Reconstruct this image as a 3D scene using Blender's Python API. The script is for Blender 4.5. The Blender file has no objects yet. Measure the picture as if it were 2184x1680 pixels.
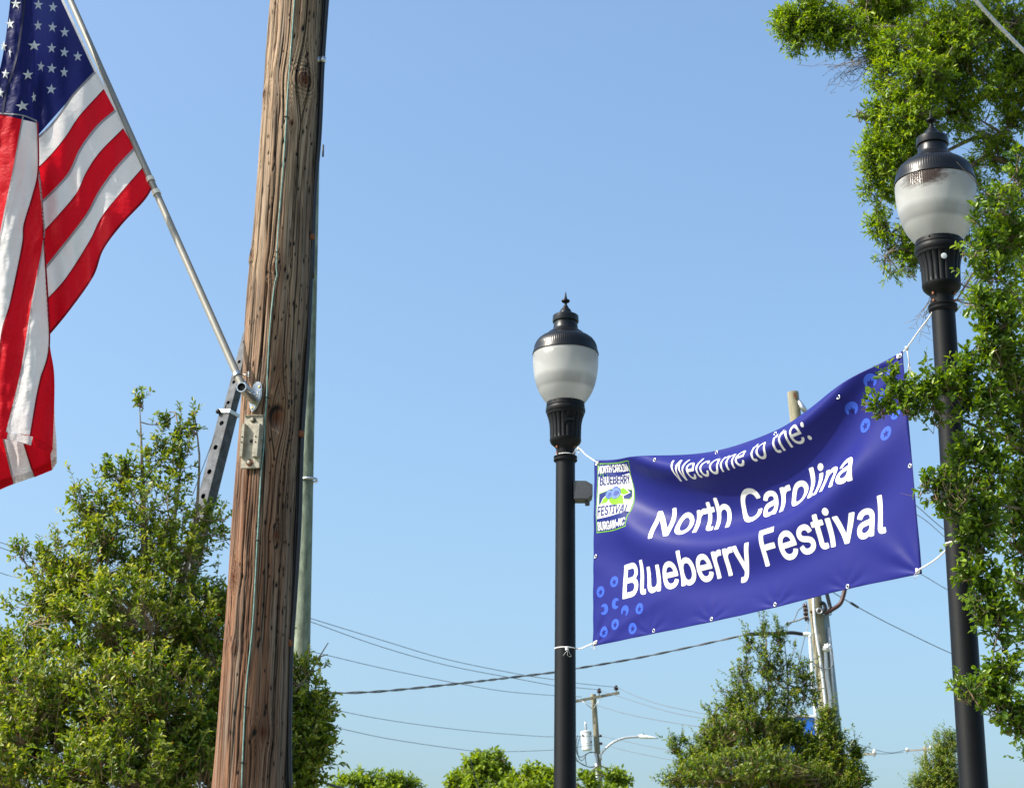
import bpy, bmesh, math, random, os
import numpy as np
from mathutils import Vector, Matrix, Euler

random.seed(7)
RNG = np.random.default_rng(11)
SC = bpy.context.scene
COL = SC.collection

# ------------------------------------------------------------------ camera
W_D, H_D, F_D = 2184.0, 1680.0, 4110.0       # photo measured in a 2184 x 1680 frame
PITCH, ROLL, EYE = math.radians(17.9), 0.0157, 1.6
cam_data = bpy.data.cameras.new('camera')
cam = bpy.data.objects.new('camera', cam_data)
COL.objects.link(cam)
cam.matrix_world = (Matrix.Translation((0, 0, EYE)) @ Matrix.Rotation(math.pi / 2 + PITCH, 4, 'X')
                    @ Matrix.Rotation(ROLL, 4, 'Z'))
cam_data.sensor_width = 36.0
cam_data.lens = F_D / W_D * 36.0
cam_data.clip_end = 3000
cam_data.dof.use_dof = True
cam_data.dof.focus_distance = 8.4
cam_data.dof.aperture_fstop = 13.0
SC.camera = cam
CM = cam.matrix_world.copy()
CMI = CM.inverted()

# ------------------------------------------------------------------ world and sun
SUN_EL, SUN_AZ = math.radians(43), math.radians(76)   # azimuth: degrees to the left of straight behind the camera
sun_dir = Vector((-math.sin(SUN_AZ) * math.cos(SUN_EL), -math.cos(SUN_AZ) * math.cos(SUN_EL), math.sin(SUN_EL)))
world = bpy.data.worlds.new("World")
SC.world = world
world.use_nodes = True
wn = world.node_tree
sky = wn.nodes.new('ShaderNodeTexSky')
sky.sky_type = 'NISHITA'
sky.sun_disc = False
sky.sun_elevation = SUN_EL
sky.sun_rotation = math.atan2(sun_dir.x, sun_dir.y)
sky.altitude = 0
sky.air_density = 1.2
sky.dust_density = 4.2
sky.ozone_density = 4.5
bgn = wn.nodes['Background']
bgn.inputs['Strength'].default_value = 0.15
tint = wn.nodes.new('ShaderNodeMix')
tint.data_type = 'RGBA'
tint.blend_type = 'MULTIPLY'
tint.inputs[0].default_value = 1.0
tint.inputs[7].default_value = (0.94, 1.01, 1.0, 1.0)
wn.links.new(sky.outputs[0], tint.inputs[6])
wn.links.new(tint.outputs[2], bgn.inputs['Color'])
sun_data = bpy.data.lights.new('sun', 'SUN')
sun_data.energy = 4.2
sun_data.angle = math.radians(0.53)
sun_data.color = (1.0, 0.93, 0.82)
sun_ob = bpy.data.objects.new('sun', sun_data)
COL.objects.link(sun_ob)
sun_ob.rotation_euler = sun_dir.to_track_quat('Z', 'Y').to_euler()
sun_ob.location = (0, 0, 60)
SC.view_settings.view_transform = 'Standard'
SC.view_settings.look = 'None'
SC.view_settings.exposure = 0.80
SC.view_settings.gamma = 1.0
SC.view_settings.use_curve_mapping = False
SC.render.engine = 'CYCLES'
SC.cycles.max_bounces = 8
SC.cycles.transparent_max_bounces = 8

# ------------------------------------------------------------------ helpers
def P(x, y, Y):
    """world point seen at frame position x, y and standing at world distance Y"""
    d = CM.to_3x3() @ Vector(((x - W_D / 2) / F_D, (H_D / 2 - y) / F_D, -1.0))
    t = Y / d.y
    return Vector((0, 0, EYE)) + d * t

def PX(p):
    q = CMI @ Vector(p)
    return (q.x / -q.z * F_D + W_D / 2, H_D / 2 - q.y / -q.z * F_D)

def PPM(p):
    return F_D / -(CMI @ Vector(p)).z

def CR(ox, oy, s):
    """crop coordinates -> frame coordinates"""
    def f(x, y):
        return ((ox + x / s) / 1.17216, (oy + y / s) / 1.17216)
    return f

def tag(o, label=None, cat=None, group=None, kind=None):
    if label: o['label'] = label
    if cat: o['category'] = cat
    if group: o['group'] = group
    if kind: o['kind'] = kind
    return o

def empty(name, loc, label, cat, group=None):
    o = bpy.data.objects.new(name, None)
    o.empty_display_size = 0.1
    COL.objects.link(o)
    o.location = loc
    return tag(o, label, cat, group)

def link(name, me, mat=None, parent=None, smooth=True):
    if mat is not None:
        me.materials.append(mat)
    if smooth:
        me.polygons.foreach_set('use_smooth', [True] * len(me.polygons))
    o = bpy.data.objects.new(name, me)
    COL.objects.link(o)
    if parent is not None:
        o.parent = parent
        o.matrix_parent_inverse = (Matrix.Translation(parent.location) if parent.type == 'EMPTY' else parent.matrix_world).inverted()
    return o

class MB:
    """collects shapes in world space, builds ONE mesh object"""
    def __init__(s): s.v = []; s.f = []
    def add(s, vs, fs):
        n = len(s.v)
        s.v.extend([tuple(q) for q in vs]); s.f.extend([tuple(i + n for i in f) for f in fs])
    def tube(s, pts, r, seg=8, cap=True):
        pts = [Vector(p) for p in pts]
        n = len(pts)
        rs = list(r) if hasattr(r, '__len__') else [r] * n
        t0 = (pts[1] - pts[0]).normalized()
        a = t0.cross(Vector((0, 0, 1)))
        if a.length < 1e-3: a = t0.cross(Vector((1, 0, 0)))
        a.normalize()
        vs = []
        for i, p in enumerate(pts):
            t = (pts[min(i + 1, n - 1)] - pts[max(i - 1, 0)])
            if t.length < 1e-9: t = t0
            t.normalize()
            a = (a - t * a.dot(t)).normalized()
            b = t.cross(a)
            for k in range(seg):
                an = 2 * math.pi * k / seg
                vs.append(p + (a * math.cos(an) + b * math.sin(an)) * rs[i])
        fs = [(i * seg + k, i * seg + (k + 1) % seg, (i + 1) * seg + (k + 1) % seg, (i + 1) * seg + k)
              for i in range(n - 1) for k in range(seg)]
        if cap:
            fs.append(tuple(reversed(range(seg)))); fs.append(tuple((n - 1) * seg + k for k in range(seg)))
        s.add(vs, fs)
        return s
    def lathe(s, prof, M, seg=32, ripple=None):
        vs = []
        for (z, r) in prof:
            for k in range(seg):
                an = 2 * math.pi * k / seg
                rr = r if ripple is None else r * ripple(z, an)
                vs.append(M @ Vector((rr * math.cos(an), rr * math.sin(an), z)))
        n = len(prof)
        fs = [(i * seg + k, i * seg + (k + 1) % seg, (i + 1) * seg + (k + 1) % seg, (i + 1) * seg + k)
              for i in range(n - 1) for k in range(seg)]
        s.add(vs, fs)
        return s
    def box(s, M, sx, sy, sz, bevel=0.0):
        bm = bmesh.new()
        bmesh.ops.create_cube(bm, size=1.0)
        for v in bm.verts: v.co = Vector((v.co.x * sx, v.co.y * sy, v.co.z * sz))
        if bevel > 0:
            bmesh.ops.bevel(bm, geom=list(bm.edges), offset=bevel, segments=2, affect='EDGES')
        bm.verts.index_update()
        s.add([M @ v.co for v in bm.verts], [tuple(v.index for v in f.verts) for f in bm.faces])
        bm.free()
        return s
    def prism(s, poly, M, h, bevel=0.0):
        bm = bmesh.new()
        vs = [bm.verts.new((x, y, 0)) for x, y in poly]
        f = bm.faces.new(vs)
        r = bmesh.ops.extrude_face_region(bm, geom=[f])
        for v in [g for g in r['geom'] if isinstance(g, bmesh.types.BMVert)]: v.co.z += h
        bmesh.ops.recalc_face_normals(bm, faces=bm.faces)
        if bevel > 0:
            ed = [e for e in bm.edges if all(abs(v.co.z - h) < 1e-6 for v in e.verts)]
            bmesh.ops.bevel(bm, geom=ed, offset=bevel, segments=2, affect='EDGES')
        bm.verts.index_update()
        s.add([M @ v.co for v in bm.verts], [tuple(v.index for v in f.verts) for f in bm.faces])
        bm.free()
        return s
    def ball(s, c, r, sub=1, sc=(1, 1, 1)):
        bm = bmesh.new()
        bmesh.ops.create_icosphere(bm, subdivisions=sub, radius=r)
        bm.verts.index_update()
        s.add([Vector(c) + Vector((v.co.x * sc[0], v.co.y * sc[1], v.co.z * sc[2])) for v in bm.verts],
              [tuple(v.index for v in f.verts) for f in bm.faces])
        bm.free()
        return s
    def torus(s, M, R, r, seg=16, sg=6, squash=1.0):
        vs = []
        for i in range(seg):
            a = 2 * math.pi * i / seg
            for j in range(sg):
                b = 2 * math.pi * j / sg
                vs.append(M @ Vector(((R + r * math.cos(b)) * math.cos(a), (R + r * math.cos(b)) * math.sin(a), r * squash * math.sin(b))))
        fs = [(i * sg + j, ((i + 1) % seg) * sg + j, ((i + 1) % seg) * sg + (j + 1) % sg, i * sg + (j + 1) % sg)
              for i in range(seg) for j in range(sg)]
        s.add(vs, fs)
        return s
    def build(s, name, mat, parent=None, smooth=True, auto=None):
        me = bpy.data.meshes.new(name)
        me.from_pydata(s.v, [], s.f)
        me.update()
        o = link(name, me, mat, parent, smooth)
        if auto:
            bm = bmesh.new(); bm.from_mesh(me)
            for e in bm.edges:
                if len(e.link_faces) == 2 and e.calc_face_angle(0) > auto: e.smooth = False
            bm.to_mesh(me); bm.free()
        return o

def frame(o, z, x_hint):
    """matrix with local Z along z, local X near x_hint, at o"""
    z = Vector(z).normalized()
    x = Vector(x_hint); x = (x - z * x.dot(z)).normalized()
    y = z.cross(x)
    M = Matrix((x, y, z)).transposed().to_4x4()
    M.translation = Vector(o)
    return M

def crv(pts, n):
    """Catmull-Rom through 2D/3D points, n samples, spaced by arc length"""
    p = np.array([tuple(q) for q in pts], float)
    if len(p) == 2: p = np.array([p[0], p[0] * .5 + p[1] * .5, p[1]])
    q = np.vstack([2 * p[0] - p[1], p, 2 * p[-1] - p[-2]])
    out = []
    for i in range(1, len(q) - 2):
        for t in np.linspace(0, 1, 14, endpoint=False):
            a, b, c, d = q[i - 1], q[i], q[i + 1], q[i + 2]
            out.append(.5 * ((2 * b) + (-a + c) * t + (2 * a - 5 * b + 4 * c - d) * t * t + (-a + 3 * b - 3 * c + d) * t ** 3))
    out.append(p[-1]); out = np.array(out)
    L = np.r_[0, np.cumsum(np.linalg.norm(np.diff(out, axis=0), axis=1))]
    s = np.linspace(0, L[-1], n)
    return np.stack([np.interp(s, L, out[:, k]) for k in range(out.shape[1])], 1)

# smooth value noise
_T = RNG.random((256, 256))
def vn(x, y, seed=0):
    x = np.asarray(x, float) + seed * 17.31; y = np.asarray(y, float) + seed * 7.77
    xi = np.floor(x).astype(int); yi = np.floor(y).astype(int)
    fx = x - xi; fy = y - yi
    fx = fx * fx * (3 - 2 * fx); fy = fy * fy * (3 - 2 * fy)
    a = _T[xi & 255, yi & 255]; b = _T[(xi + 1) & 255, yi & 255]; c = _T[xi & 255, (yi + 1) & 255]; d = _T[(xi + 1) & 255, (yi + 1) & 255]
    return (a * (1 - fx) + b * fx) * (1 - fy) + (c * (1 - fx) + d * fx) * fy

# ------------------------------------------------------------------ materials
def sr(r, g, b):
    f = lambda c: ((c / 255 + .055) / 1.055) ** 2.4 if c / 255 > .04045 else c / 255 / 12.92
    return (f(r), f(g), f(b), 1)

def mat(name, col, rough=.6, metal=0.0, spec=.5, var=0.0, vscale=20.0, bump=0.0, bscale=80.0, col2=None, stretch=None):
    m = bpy.data.materials.new(name); m.use_nodes = True
    nt = m.node_tree; b = nt.nodes['Principled BSDF']
    b.inputs['Roughness'].default_value = rough
    b.inputs['Metallic'].default_value = metal
    b.inputs['Specular IOR Level'].default_value = spec
    tc = nt.nodes.new('ShaderNodeTexCoord'); src = tc.outputs['Object']
    if stretch:
        mp = nt.nodes.new('ShaderNodeMapping'); mp.inputs['Scale'].default_value = stretch
        nt.links.new(src, mp.inputs[0]); src = mp.outputs[0]
    if var > 0 or col2:
        n = nt.nodes.new('ShaderNodeTexNoise'); n.inputs['Scale'].default_value = vscale; n.inputs['Detail'].default_value = 8
        n.inputs['Roughness'].default_value = .65
        nt.links.new(src, n.inputs['Vector'])
        r = nt.nodes.new('ShaderNodeValToRGB')
        c = col; d = col2 or tuple(max(0, x * (1 - var)) for x in col[:3]) + (1,)
        e = tuple(min(1, x * (1 + var * .6)) for x in col[:3]) + (1,) if not col2 else col
        r.color_ramp.elements[0].position = .34; r.color_ramp.elements[1].position = .66
        r.color_ramp.elements[0].color = d; r.color_ramp.elements[1].color = e
        nt.links.new(n.outputs['Fac'], r.inputs[0]); nt.links.new(r.outputs[0], b.inputs['Base Color'])
    else:
        b.inputs['Base Color'].default_value = col
    if bump > 0:
        n2 = nt.nodes.new('ShaderNodeTexNoise'); n2.inputs['Scale'].default_value = bscale; n2.inputs['Detail'].default_value = 6
        nt.links.new(src, n2.inputs['Vector'])
        bp = nt.nodes.new('ShaderNodeBump'); bp.inputs['Strength'].default_value = bump; bp.inputs['Distance'].default_value = .01
        nt.links.new(n2.outputs['Fac'], bp.inputs['Height']); nt.links.new(bp.outputs[0], b.inputs['Normal'])
    return m

def leaf_mat(name, stops, trans=.38, rough=.38, spec=.5):
    m = bpy.data.materials.new(name); m.use_nodes = True
    nt = m.node_tree; b = nt.nodes['Principled BSDF']; out = nt.nodes['Material Output']
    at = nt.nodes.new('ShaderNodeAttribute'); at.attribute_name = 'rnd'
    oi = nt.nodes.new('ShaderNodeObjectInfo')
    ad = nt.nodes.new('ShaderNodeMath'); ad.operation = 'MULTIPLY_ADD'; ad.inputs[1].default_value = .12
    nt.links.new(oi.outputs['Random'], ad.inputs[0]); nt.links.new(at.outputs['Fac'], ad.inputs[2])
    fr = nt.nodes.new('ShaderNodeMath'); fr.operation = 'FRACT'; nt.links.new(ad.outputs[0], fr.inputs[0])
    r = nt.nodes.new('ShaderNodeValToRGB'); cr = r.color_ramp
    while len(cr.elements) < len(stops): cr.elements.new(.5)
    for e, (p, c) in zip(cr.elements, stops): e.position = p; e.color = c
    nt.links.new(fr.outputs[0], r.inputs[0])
    b.inputs['Roughness'].default_value = rough; b.inputs['Specular IOR Level'].default_value = spec
    nt.links.new(r.outputs[0], b.inputs['Base Color'])
    t = nt.nodes.new('ShaderNodeBsdfTranslucent')
    hs = nt.nodes.new('ShaderNodeHueSaturation'); hs.inputs['Hue'].default_value = .485; hs.inputs['Saturation'].default_value = 1.1; hs.inputs['Value'].default_value = 1.5
    nt.links.new(r.outputs[0], hs.inputs['Color']); nt.links.new(hs.outputs[0], t.inputs['Color'])
    mx = nt.nodes.new('ShaderNodeMixShader'); mx.inputs[0].default_value = trans
    nt.links.new(b.outputs[0], mx.inputs[1]); nt.links.new(t.outputs[0], mx.inputs[2]); nt.links.new(mx.outputs[0], out.inputs['Surface'])
    return m

def cloth_mat(name, col, trans=.35, rough=.5, spec=.12, wv=0.26, stitch=False):
    m = bpy.data.materials.new(name); m.use_nodes = True
    nt = m.node_tree; b = nt.nodes['Principled BSDF']; out = nt.nodes['Material Output']
    b.inputs['Base Color'].default_value = col; b.inputs['Roughness'].default_value = rough; b.inputs['Specular IOR Level'].default_value = spec
    t = nt.nodes.new('ShaderNodeBsdfTranslucent'); t.inputs['Color'].default_value = col
    tc = nt.nodes.new('ShaderNodeTexCoord')
    n = nt.nodes.new('ShaderNodeTexNoise'); n.inputs['Scale'].default_value = 26; n.inputs['Detail'].default_value = 4; n.inputs['Distortion'].default_value = .8
    mp = nt.nodes.new('ShaderNodeMapping'); mp.inputs['Scale'].default_value = (1, 1, 1.6); mp.inputs['Rotation'].default_value = (0, .5, 0)
    nt.links.new(tc.outputs['Object'], mp.inputs[0]); nt.links.new(mp.outputs[0], n.inputs['Vector'])
    bp = nt.nodes.new('ShaderNodeBump'); bp.inputs['Strength'].default_value = wv; bp.inputs['Distance'].default_value = .02
    nt.links.new(n.outputs['Fac'], bp.inputs['Height'])
    nt.links.new(bp.outputs[0], b.inputs['Normal']); nt.links.new(bp.outputs[0], t.inputs['Normal'])
    mx = nt.nodes.new('ShaderNodeMixShader'); mx.inputs[0].default_value = trans
    nt.links.new(b.outputs[0], mx.inputs[1]); nt.links.new(t.outputs[0], mx.inputs[2]); nt.links.new(mx.outputs[0], out.inputs['Surface'])
    return m

M_black = mat('black_powder_coat', (.0045, .005, .006, 1), .48, 0, .17, var=.25, vscale=9, bump=.05, bscale=140)
M_blacktop = mat('black_gloss_cap', (.004, .004, .0045, 1), .32, 0, .32, var=.3, vscale=14, bump=.04, bscale=60)
M_steel = mat('galvanised_steel', (.55, .56, .57, 1), .38, .9, var=.25, vscale=40, bump=.05)
M_chrome = mat('cast_aluminium', (.52, .52, .51, 1), .3, 1.0, var=.2, vscale=50, bump=.12, bscale=160)
M_alu = mat('brushed_aluminium_tube', (.24, .228, .195, 1), .5, .3, var=.12, vscale=12, stretch=(1, 1, 1))
M_rust = mat('rusty_steel', (.22, .075, .03, 1), .8, .2, var=.6, vscale=180, bump=.3, bscale=300)
M_dark = mat('dark_iron', (.03, .026, .024, 1), .6, .4, var=.5, vscale=90)
M_rubber = mat('black_cable_jacket', (.013, .013, .014, 1), .42, 0, .5, var=.4, vscale=30)
M_greenwire = mat('patinated_copper_wire', (.17, .29, .25, 1), .6, .1, var=.4, vscale=60)
M_rope = mat('white_braided_rope', (.78, .77, .74, 1), .8, var=.15, vscale=300, bump=.5, bscale=500)
M_wire = mat('hazed_grey_wire', (.14, .15, .17, 1), .6, .2)  # grey kept pale: distance haze is put into the wire colour
M_wirelight = mat('bare_aluminium_wire', (.32, .33, .34, 1), .5, .5, var=.3, vscale=60)
M_strand = mat('galvanised_strand', (.6, .61, .62, 1), .45, .6, var=.3, vscale=60)
M_pvc = mat('grey_white_pvc', (.62, .64, .66, 1), .5, var=.12, vscale=10)
M_white = mat('white_enamel', (.8, .81, .8, 1), .4, var=.08, vscale=10)
M_porc = mat('brown_porcelain', (.035, .015, .013, 1), .25)
M_box = mat('grey_plastic_box', (.07, .072, .075, 1), .55, var=.2, vscale=20)
M_farpole = mat('weathered_far_pole', (.25, .225, .15, 1), .9, var=.4, vscale=6, stretch=(3, 3, .3), bump=.4, bscale=30)
M_greenpole = mat('lichen_green_pole', (.17, .20, .145, 1), .9, var=.55, vscale=5, stretch=(2, 2, .6), bump=.4, bscale=25)
M_bark = mat('grey_brown_bark', (.20, .16, .11, 1), .9, var=.5, vscale=25, bump=.5, bscale=60)
M_twig = mat('tan_twig', (.30, .21, .12, 1), .85, var=.4, vscale=40)
M_berry = mat('orange_red_berry', (.50, .085, .012, 1), .35)
M_plate = mat('weathered_cast_plate', (.34, .31, .245, 1), .65, .2, var=.35, vscale=45, bump=.15, bscale=200)
M_beam = mat('dull_zinc_boom', (.075, .08, .09, 1), .65, .3, var=.6, vscale=9, bump=.15, bscale=60)
M_brass = mat('brass_screw', (.6, .42, .12, 1), .3, 1.0)
M_bluepanel = mat('bright_blue_panel', (.02, .16, .65, 1), .5, var=.1, vscale=3)
M_ground = mat('dry_grass_ground', (.13, .14, .06, 1), .95, var=.5, vscale=.8, bump=.4, bscale=8)
M_pave = mat('concrete_pavement', (.36, .34, .31, 1), .9, var=.2, vscale=3, bump=.2, bscale=30)

# ------------------------------------------------------------------ ground
def sheet(name, x0, x1, y0, y1, z, m):
    b = MB(); b.add([(x0, y0, z), (x1, y0, z), (x1, y1, z), (x0, y1, z)], [(0, 1, 2, 3)])
    return tag(b.build(name, m, None, False), kind='structure')
sheet('ground', -1500, 1500, -1500, 1800, 0, M_ground)
b = MB(); b.box(Matrix.Translation((0, 9.5, .06)), 60, 7.5, .12, .01)
tag(b.build('pavement', M_pave, None, False), kind='structure')

# ------------------------------------------------------------------ near wooden utility pole
C1 = CR(0, 0, 2.4); C2 = CR(0, 600, 2.4); C3 = CR(0, 1269, 2.4); C5 = CR(520, 850, 4.2)
YP = 7.0
pA = P(528.5, 1680, YP); pB = P(635, 0, YP)
rA = 78.5 / PPM(pA); rB = 57.5 / PPM(pB)
p_dir = (pB - pA).normalized(); p_len = (pB - pA).length
def p_at(h): return pA + p_dir * h
def p_rad(h): return rA + (rB - rA) * h / p_len
h0 = -pA.z / p_dir.z; h1 = p_len + 1.2
# frame of the pole: n0 faces the camera
n0 = Vector((0, 0, EYE)) - pA; n0 = (n0 - p_dir * n0.dot(p_dir)); n0.z *= 0; n0 = (n0 - p_dir * n0.dot(p_dir)).normalized()
s0 = n0.cross(p_dir) * -1
if s0.x < 0: s0 = -s0
def p_h(x, y):
    lo, hi = -3.0, p_len + 2
    for _ in range(40):
        m_ = (lo + hi) / 2
        if PX(p_at(m_))[1] > y: lo = m_
        else: hi = m_
    return lo
def p_uv(x, y):
    """frame position -> (theta, h) on the pole surface"""
    h = p_h(x, y)
    for _ in range(5):
        c = p_at(h); r = p_rad(h)
        th = math.asin(max(-.97, min(.97, (x - PX(c)[0]) / (r * PPM(c)))))
        sp = c + (n0 * math.cos(th) + s0 * math.sin(th)) * r
        h += (PX(sp)[1] - y) / PPM(sp)
    return th, h
def p_surf(x, y, off=0.0):
    th, h = p_uv(x, y)
    nn = n0 * math.cos(th) + s0 * math.sin(th)
    return p_at(h) + nn * (p_rad(h) + off), nn

UP = empty('utility_pole', pA - p_dir * (-h0) if False else p_at(h0), 'large weathered brown wooden utility pole in the foreground, black cable up its right side', 'utility pole')
# knots: frame x, y, radius (px), protrusion
knots = [(647, 172, 21, .006), (586, 570, 9, .002), (590, 884, 22, -.020), (501, 1381, 7, .004), (566, 200, 10, .008),
         (533, 545, 8, -.003), (640, 1010, 7, .002), (620, 262, 6, .0), (590, 1140, 8, .003), (560, 1560, 10, .004), (497, 1230, 11, .006)]
kn = [(p_uv(x, y), r / PPM(pA), pr) for x, y, r, pr in knots]
NF, NB_, NR = 190, 16, 1150
ths = np.r_[np.linspace(-1.85, 1.85, NF), np.linspace(1.85, 2 * math.pi - 1.85, NB_ + 2)[1:-1]]
hs = np.r_[np.linspace(h0, -.15, 12)[:-1], np.linspace(-.15, p_len + .15, NR), np.linspace(p_len + .15, h1, 8)[1:]]
TH, HH = np.meshgrid(ths, hs)
RR = rA + (rB - rA) * HH / p_len
S = TH * .12                                   # arc coordinate, metres
gu = S.copy()
kmask = np.zeros_like(S); kring = np.zeros_like(S); disp = np.zeros_like(S)
for (kt, kh), kr, pr in kn:
    ds = (TH - kt) * RR; dh = HH - kh
    e = np.sqrt(ds ** 2 + (dh * .8) ** 2)
    fall = np.exp(-(dh / (kr * 3.2)) ** 2)
    # the grain bends round the knot
    sh = np.sign(ds) * kr * 1.1 * fall * np.exp(-np.abs(ds) / (kr * 2.2))
    gu -= sh
    kmask = np.maximum(kmask, np.clip(1.25 - e / kr, 0, 1))
    disp += pr * np.exp(-(e / (kr * 1.7)) ** 2)
    if pr < 0: disp += .006 * np.exp(-((e - kr * 1.5) / (kr * .6)) ** 2)
    if pr > 0: kring = np.maximum(kring, np.exp(-(e / (kr * 1.9)) ** 4) * np.clip(np.sin(e / kr * 17 + vn(TH * 6, HH * 20, 9) * 4) - .1, 0, 1) * .75)
    disp += (pr > 0) * np.exp(-(e / (kr * 1.8)) ** 2) * .0012 * np.sin(e / kr * 16 + vn(TH * 6, HH * 20, 9) * 3)
# long drying cracks
crack = np.zeros_like(S)
def addcrack(t0, ha, hb, wdt, depth, wander=.05, sd=0):
    global disp, crack
    c = t0 * .12 + wander * (vn(HH * 1.3, HH * 0 + sd, sd) - .5) * .4 + .006 * (vn(HH * 9, HH * 0 + sd, sd + 2) - .5)
    m_ = np.clip((HH - ha) / .12, 0, 1) * np.clip((hb - HH) / .12, 0, 1)
    w_ = wdt * (.5 + .9 * vn(HH * 6, HH * 0 + sd, sd + 5)) * m_ + 1e-5
    g = np.exp(-((gu - c) / w_) ** 2) * m_
    disp -= depth * g; crack = np.maximum(crack, g)
rr_ = random.Random(5)
# the clear ones in the photograph
for (xa, ya), (xb, yb), wd in [((C1(1832, 0)), (C1(1836, 420)), .0016), ((C3(1495, 0)), (C3(1462, 1000)), .0026), ((C3(1462, 900)), (C3(1420, 1680)), .002),
                              ((C2(1700, 300)), (C2(1640, 700)), .0022), ((C2(1480, 600)), (C2(1490, 1000)), .0015), ((C3(1705, 200)), (C3(1560, 1000)), .0015)]:
    ta, ha = p_uv(xa, ya); tb, hb = p_uv(xb, yb)
    addcrack((ta + tb) / 2, min(ha, hb), max(ha, hb), wd, .006, .03, rr_.randint(0, 99))
for i in range(46):
    hc = rr_.uniform(-.1, p_len); ln = rr_.choice([.4, .8, 1.4, 2.2])
    addcrack(rr_.uniform(-1.5, 1.5), hc - ln / 2, hc + ln / 2, rr_.uniform(.0016, .0030), rr_.uniform(.004, .008), .05, rr_.randint(0, 200))
for i in range(90):
    hc = rr_.uniform(-.1, p_len); ln = rr_.choice([.15, .3, .5, .9, 1.6])
    addcrack(rr_.uniform(-1.6, 1.6), hc - ln / 2, hc + ln / 2, rr_.uniform(.0008, .0019), rr_.uniform(.0015, .0045), .05, rr_.randint(0, 200))
# spur gashes, plus shade painted as a dark crescent in the hollow knot
gash_shade = np.zeros_like(S)
for (kt, kh), kr, pr in kn:
    if pr < -.01:
        ds = (TH - kt) * RR; dh = HH - kh
        e = np.hypot(ds, dh * .8); e2 = np.hypot(ds - kr * .35, (dh + kr * .4) * .8)
        gash_shade = np.maximum(gash_shade, np.clip((1.1 - e / kr) * 3, 0, 1) * np.clip((e2 / kr - .7) * 2.2, 0, .75))
for i in range(430):
    t = rr_.uniform(-1.55, 1.55); h = rr_.uniform(-.1, p_len + .1)
    if t < 0 and rr_.random() < .35: continue
    wd = rr_.uniform(.0016, .0046); ln = wd * rr_.uniform(1.6, 4.0); sk = rr_.uniform(-.15, .25)
    rs = np.abs(hs - h) < ln * 3
    ds = (TH[rs] - t) * .12 - (HH[rs] - h) * sk * .5; dh = HH[rs] - h
    wv_ = 1 + .5 * (vn(TH[rs] * 90, HH[rs] * 120, 3) - .5)
    g = np.exp(-((np.abs(ds) / wd) ** 2.2 + (np.abs(dh) / ln) ** 2.2) * wv_)
    gash_shade[rs] = np.maximum(gash_shade[rs], g)
    disp[rs] -= .0045 * g
    disp[rs] += .0016 * np.exp(-((ds - wd * 1.8) / wd) ** 2 - ((dh + ln * .4) / ln) ** 2)
# ridged fine grain
grain = vn(gu * 330, HH * 2.6, 1) * .6 + vn(gu * 700, HH * 5, 2) * .4
ridge = np.abs(vn(gu * 190, HH * 1.6, 4) - .5) * 2
disp += (grain - .5) * .0016 - np.clip(.22 - ridge, 0, 1) * .010 * (.3 + vn(gu * 40, HH * 1.2, 6))
disp += (vn(TH * 2.2, HH * 2.5, 7) - .5) * .010 + (vn(TH * 1.2, HH * .9, 8) - .5) * .013
NT = len(ths)
ct, st = np.cos(TH), np.sin(TH)
R2 = RR + disp
pts = (np.array(pA)[None, None, :] + HH[..., None] * np.array(p_dir) + R2[..., None] * (ct[..., None] * np.array(n0) + st[..., None] * np.array(s0)))
me = bpy.data.meshes.new('pole_shaft')
nr = len(hs)
ii, jj = np.meshgrid(np.arange(nr - 1), np.arange(NT), indexing='ij')
q = np.stack([ii * NT + jj, ii * NT + (jj + 1) % NT, (ii + 1) * NT + (jj + 1) % NT, (ii + 1) * NT + jj], -1).reshape(-1, 4)
def np_mesh(me, V, F):
    F = np.asarray(F, np.int32); nf, k = F.shape
    me.vertices.add(len(V)); me.vertices.foreach_set('co', np.asarray(V, np.float32).ravel())
    me.loops.add(nf * k); me.loops.foreach_set('vertex_index', F.ravel())
    me.polygons.add(nf); me.polygons.foreach_set('loop_start', np.arange(0, nf * k, k, dtype=np.int32))
    me.update(calc_edges=True)
np_mesh(me, pts.reshape(-1, 3), q)
for nm, arr in [('gu', gu), ('gh', HH), ('cr', np.clip(crack + kring + np.clip(.2 - ridge, 0, 1) * 1.6 * vn(gu * 40, HH * 1.2, 6), 0, 1)), ('ga', gash_shade), ('kn', kmask)]:
    a = me.attributes.new(nm, 'FLOAT', 'POINT'); a.data.foreach_set('value', arr.astype(np.float32).ravel())

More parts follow.
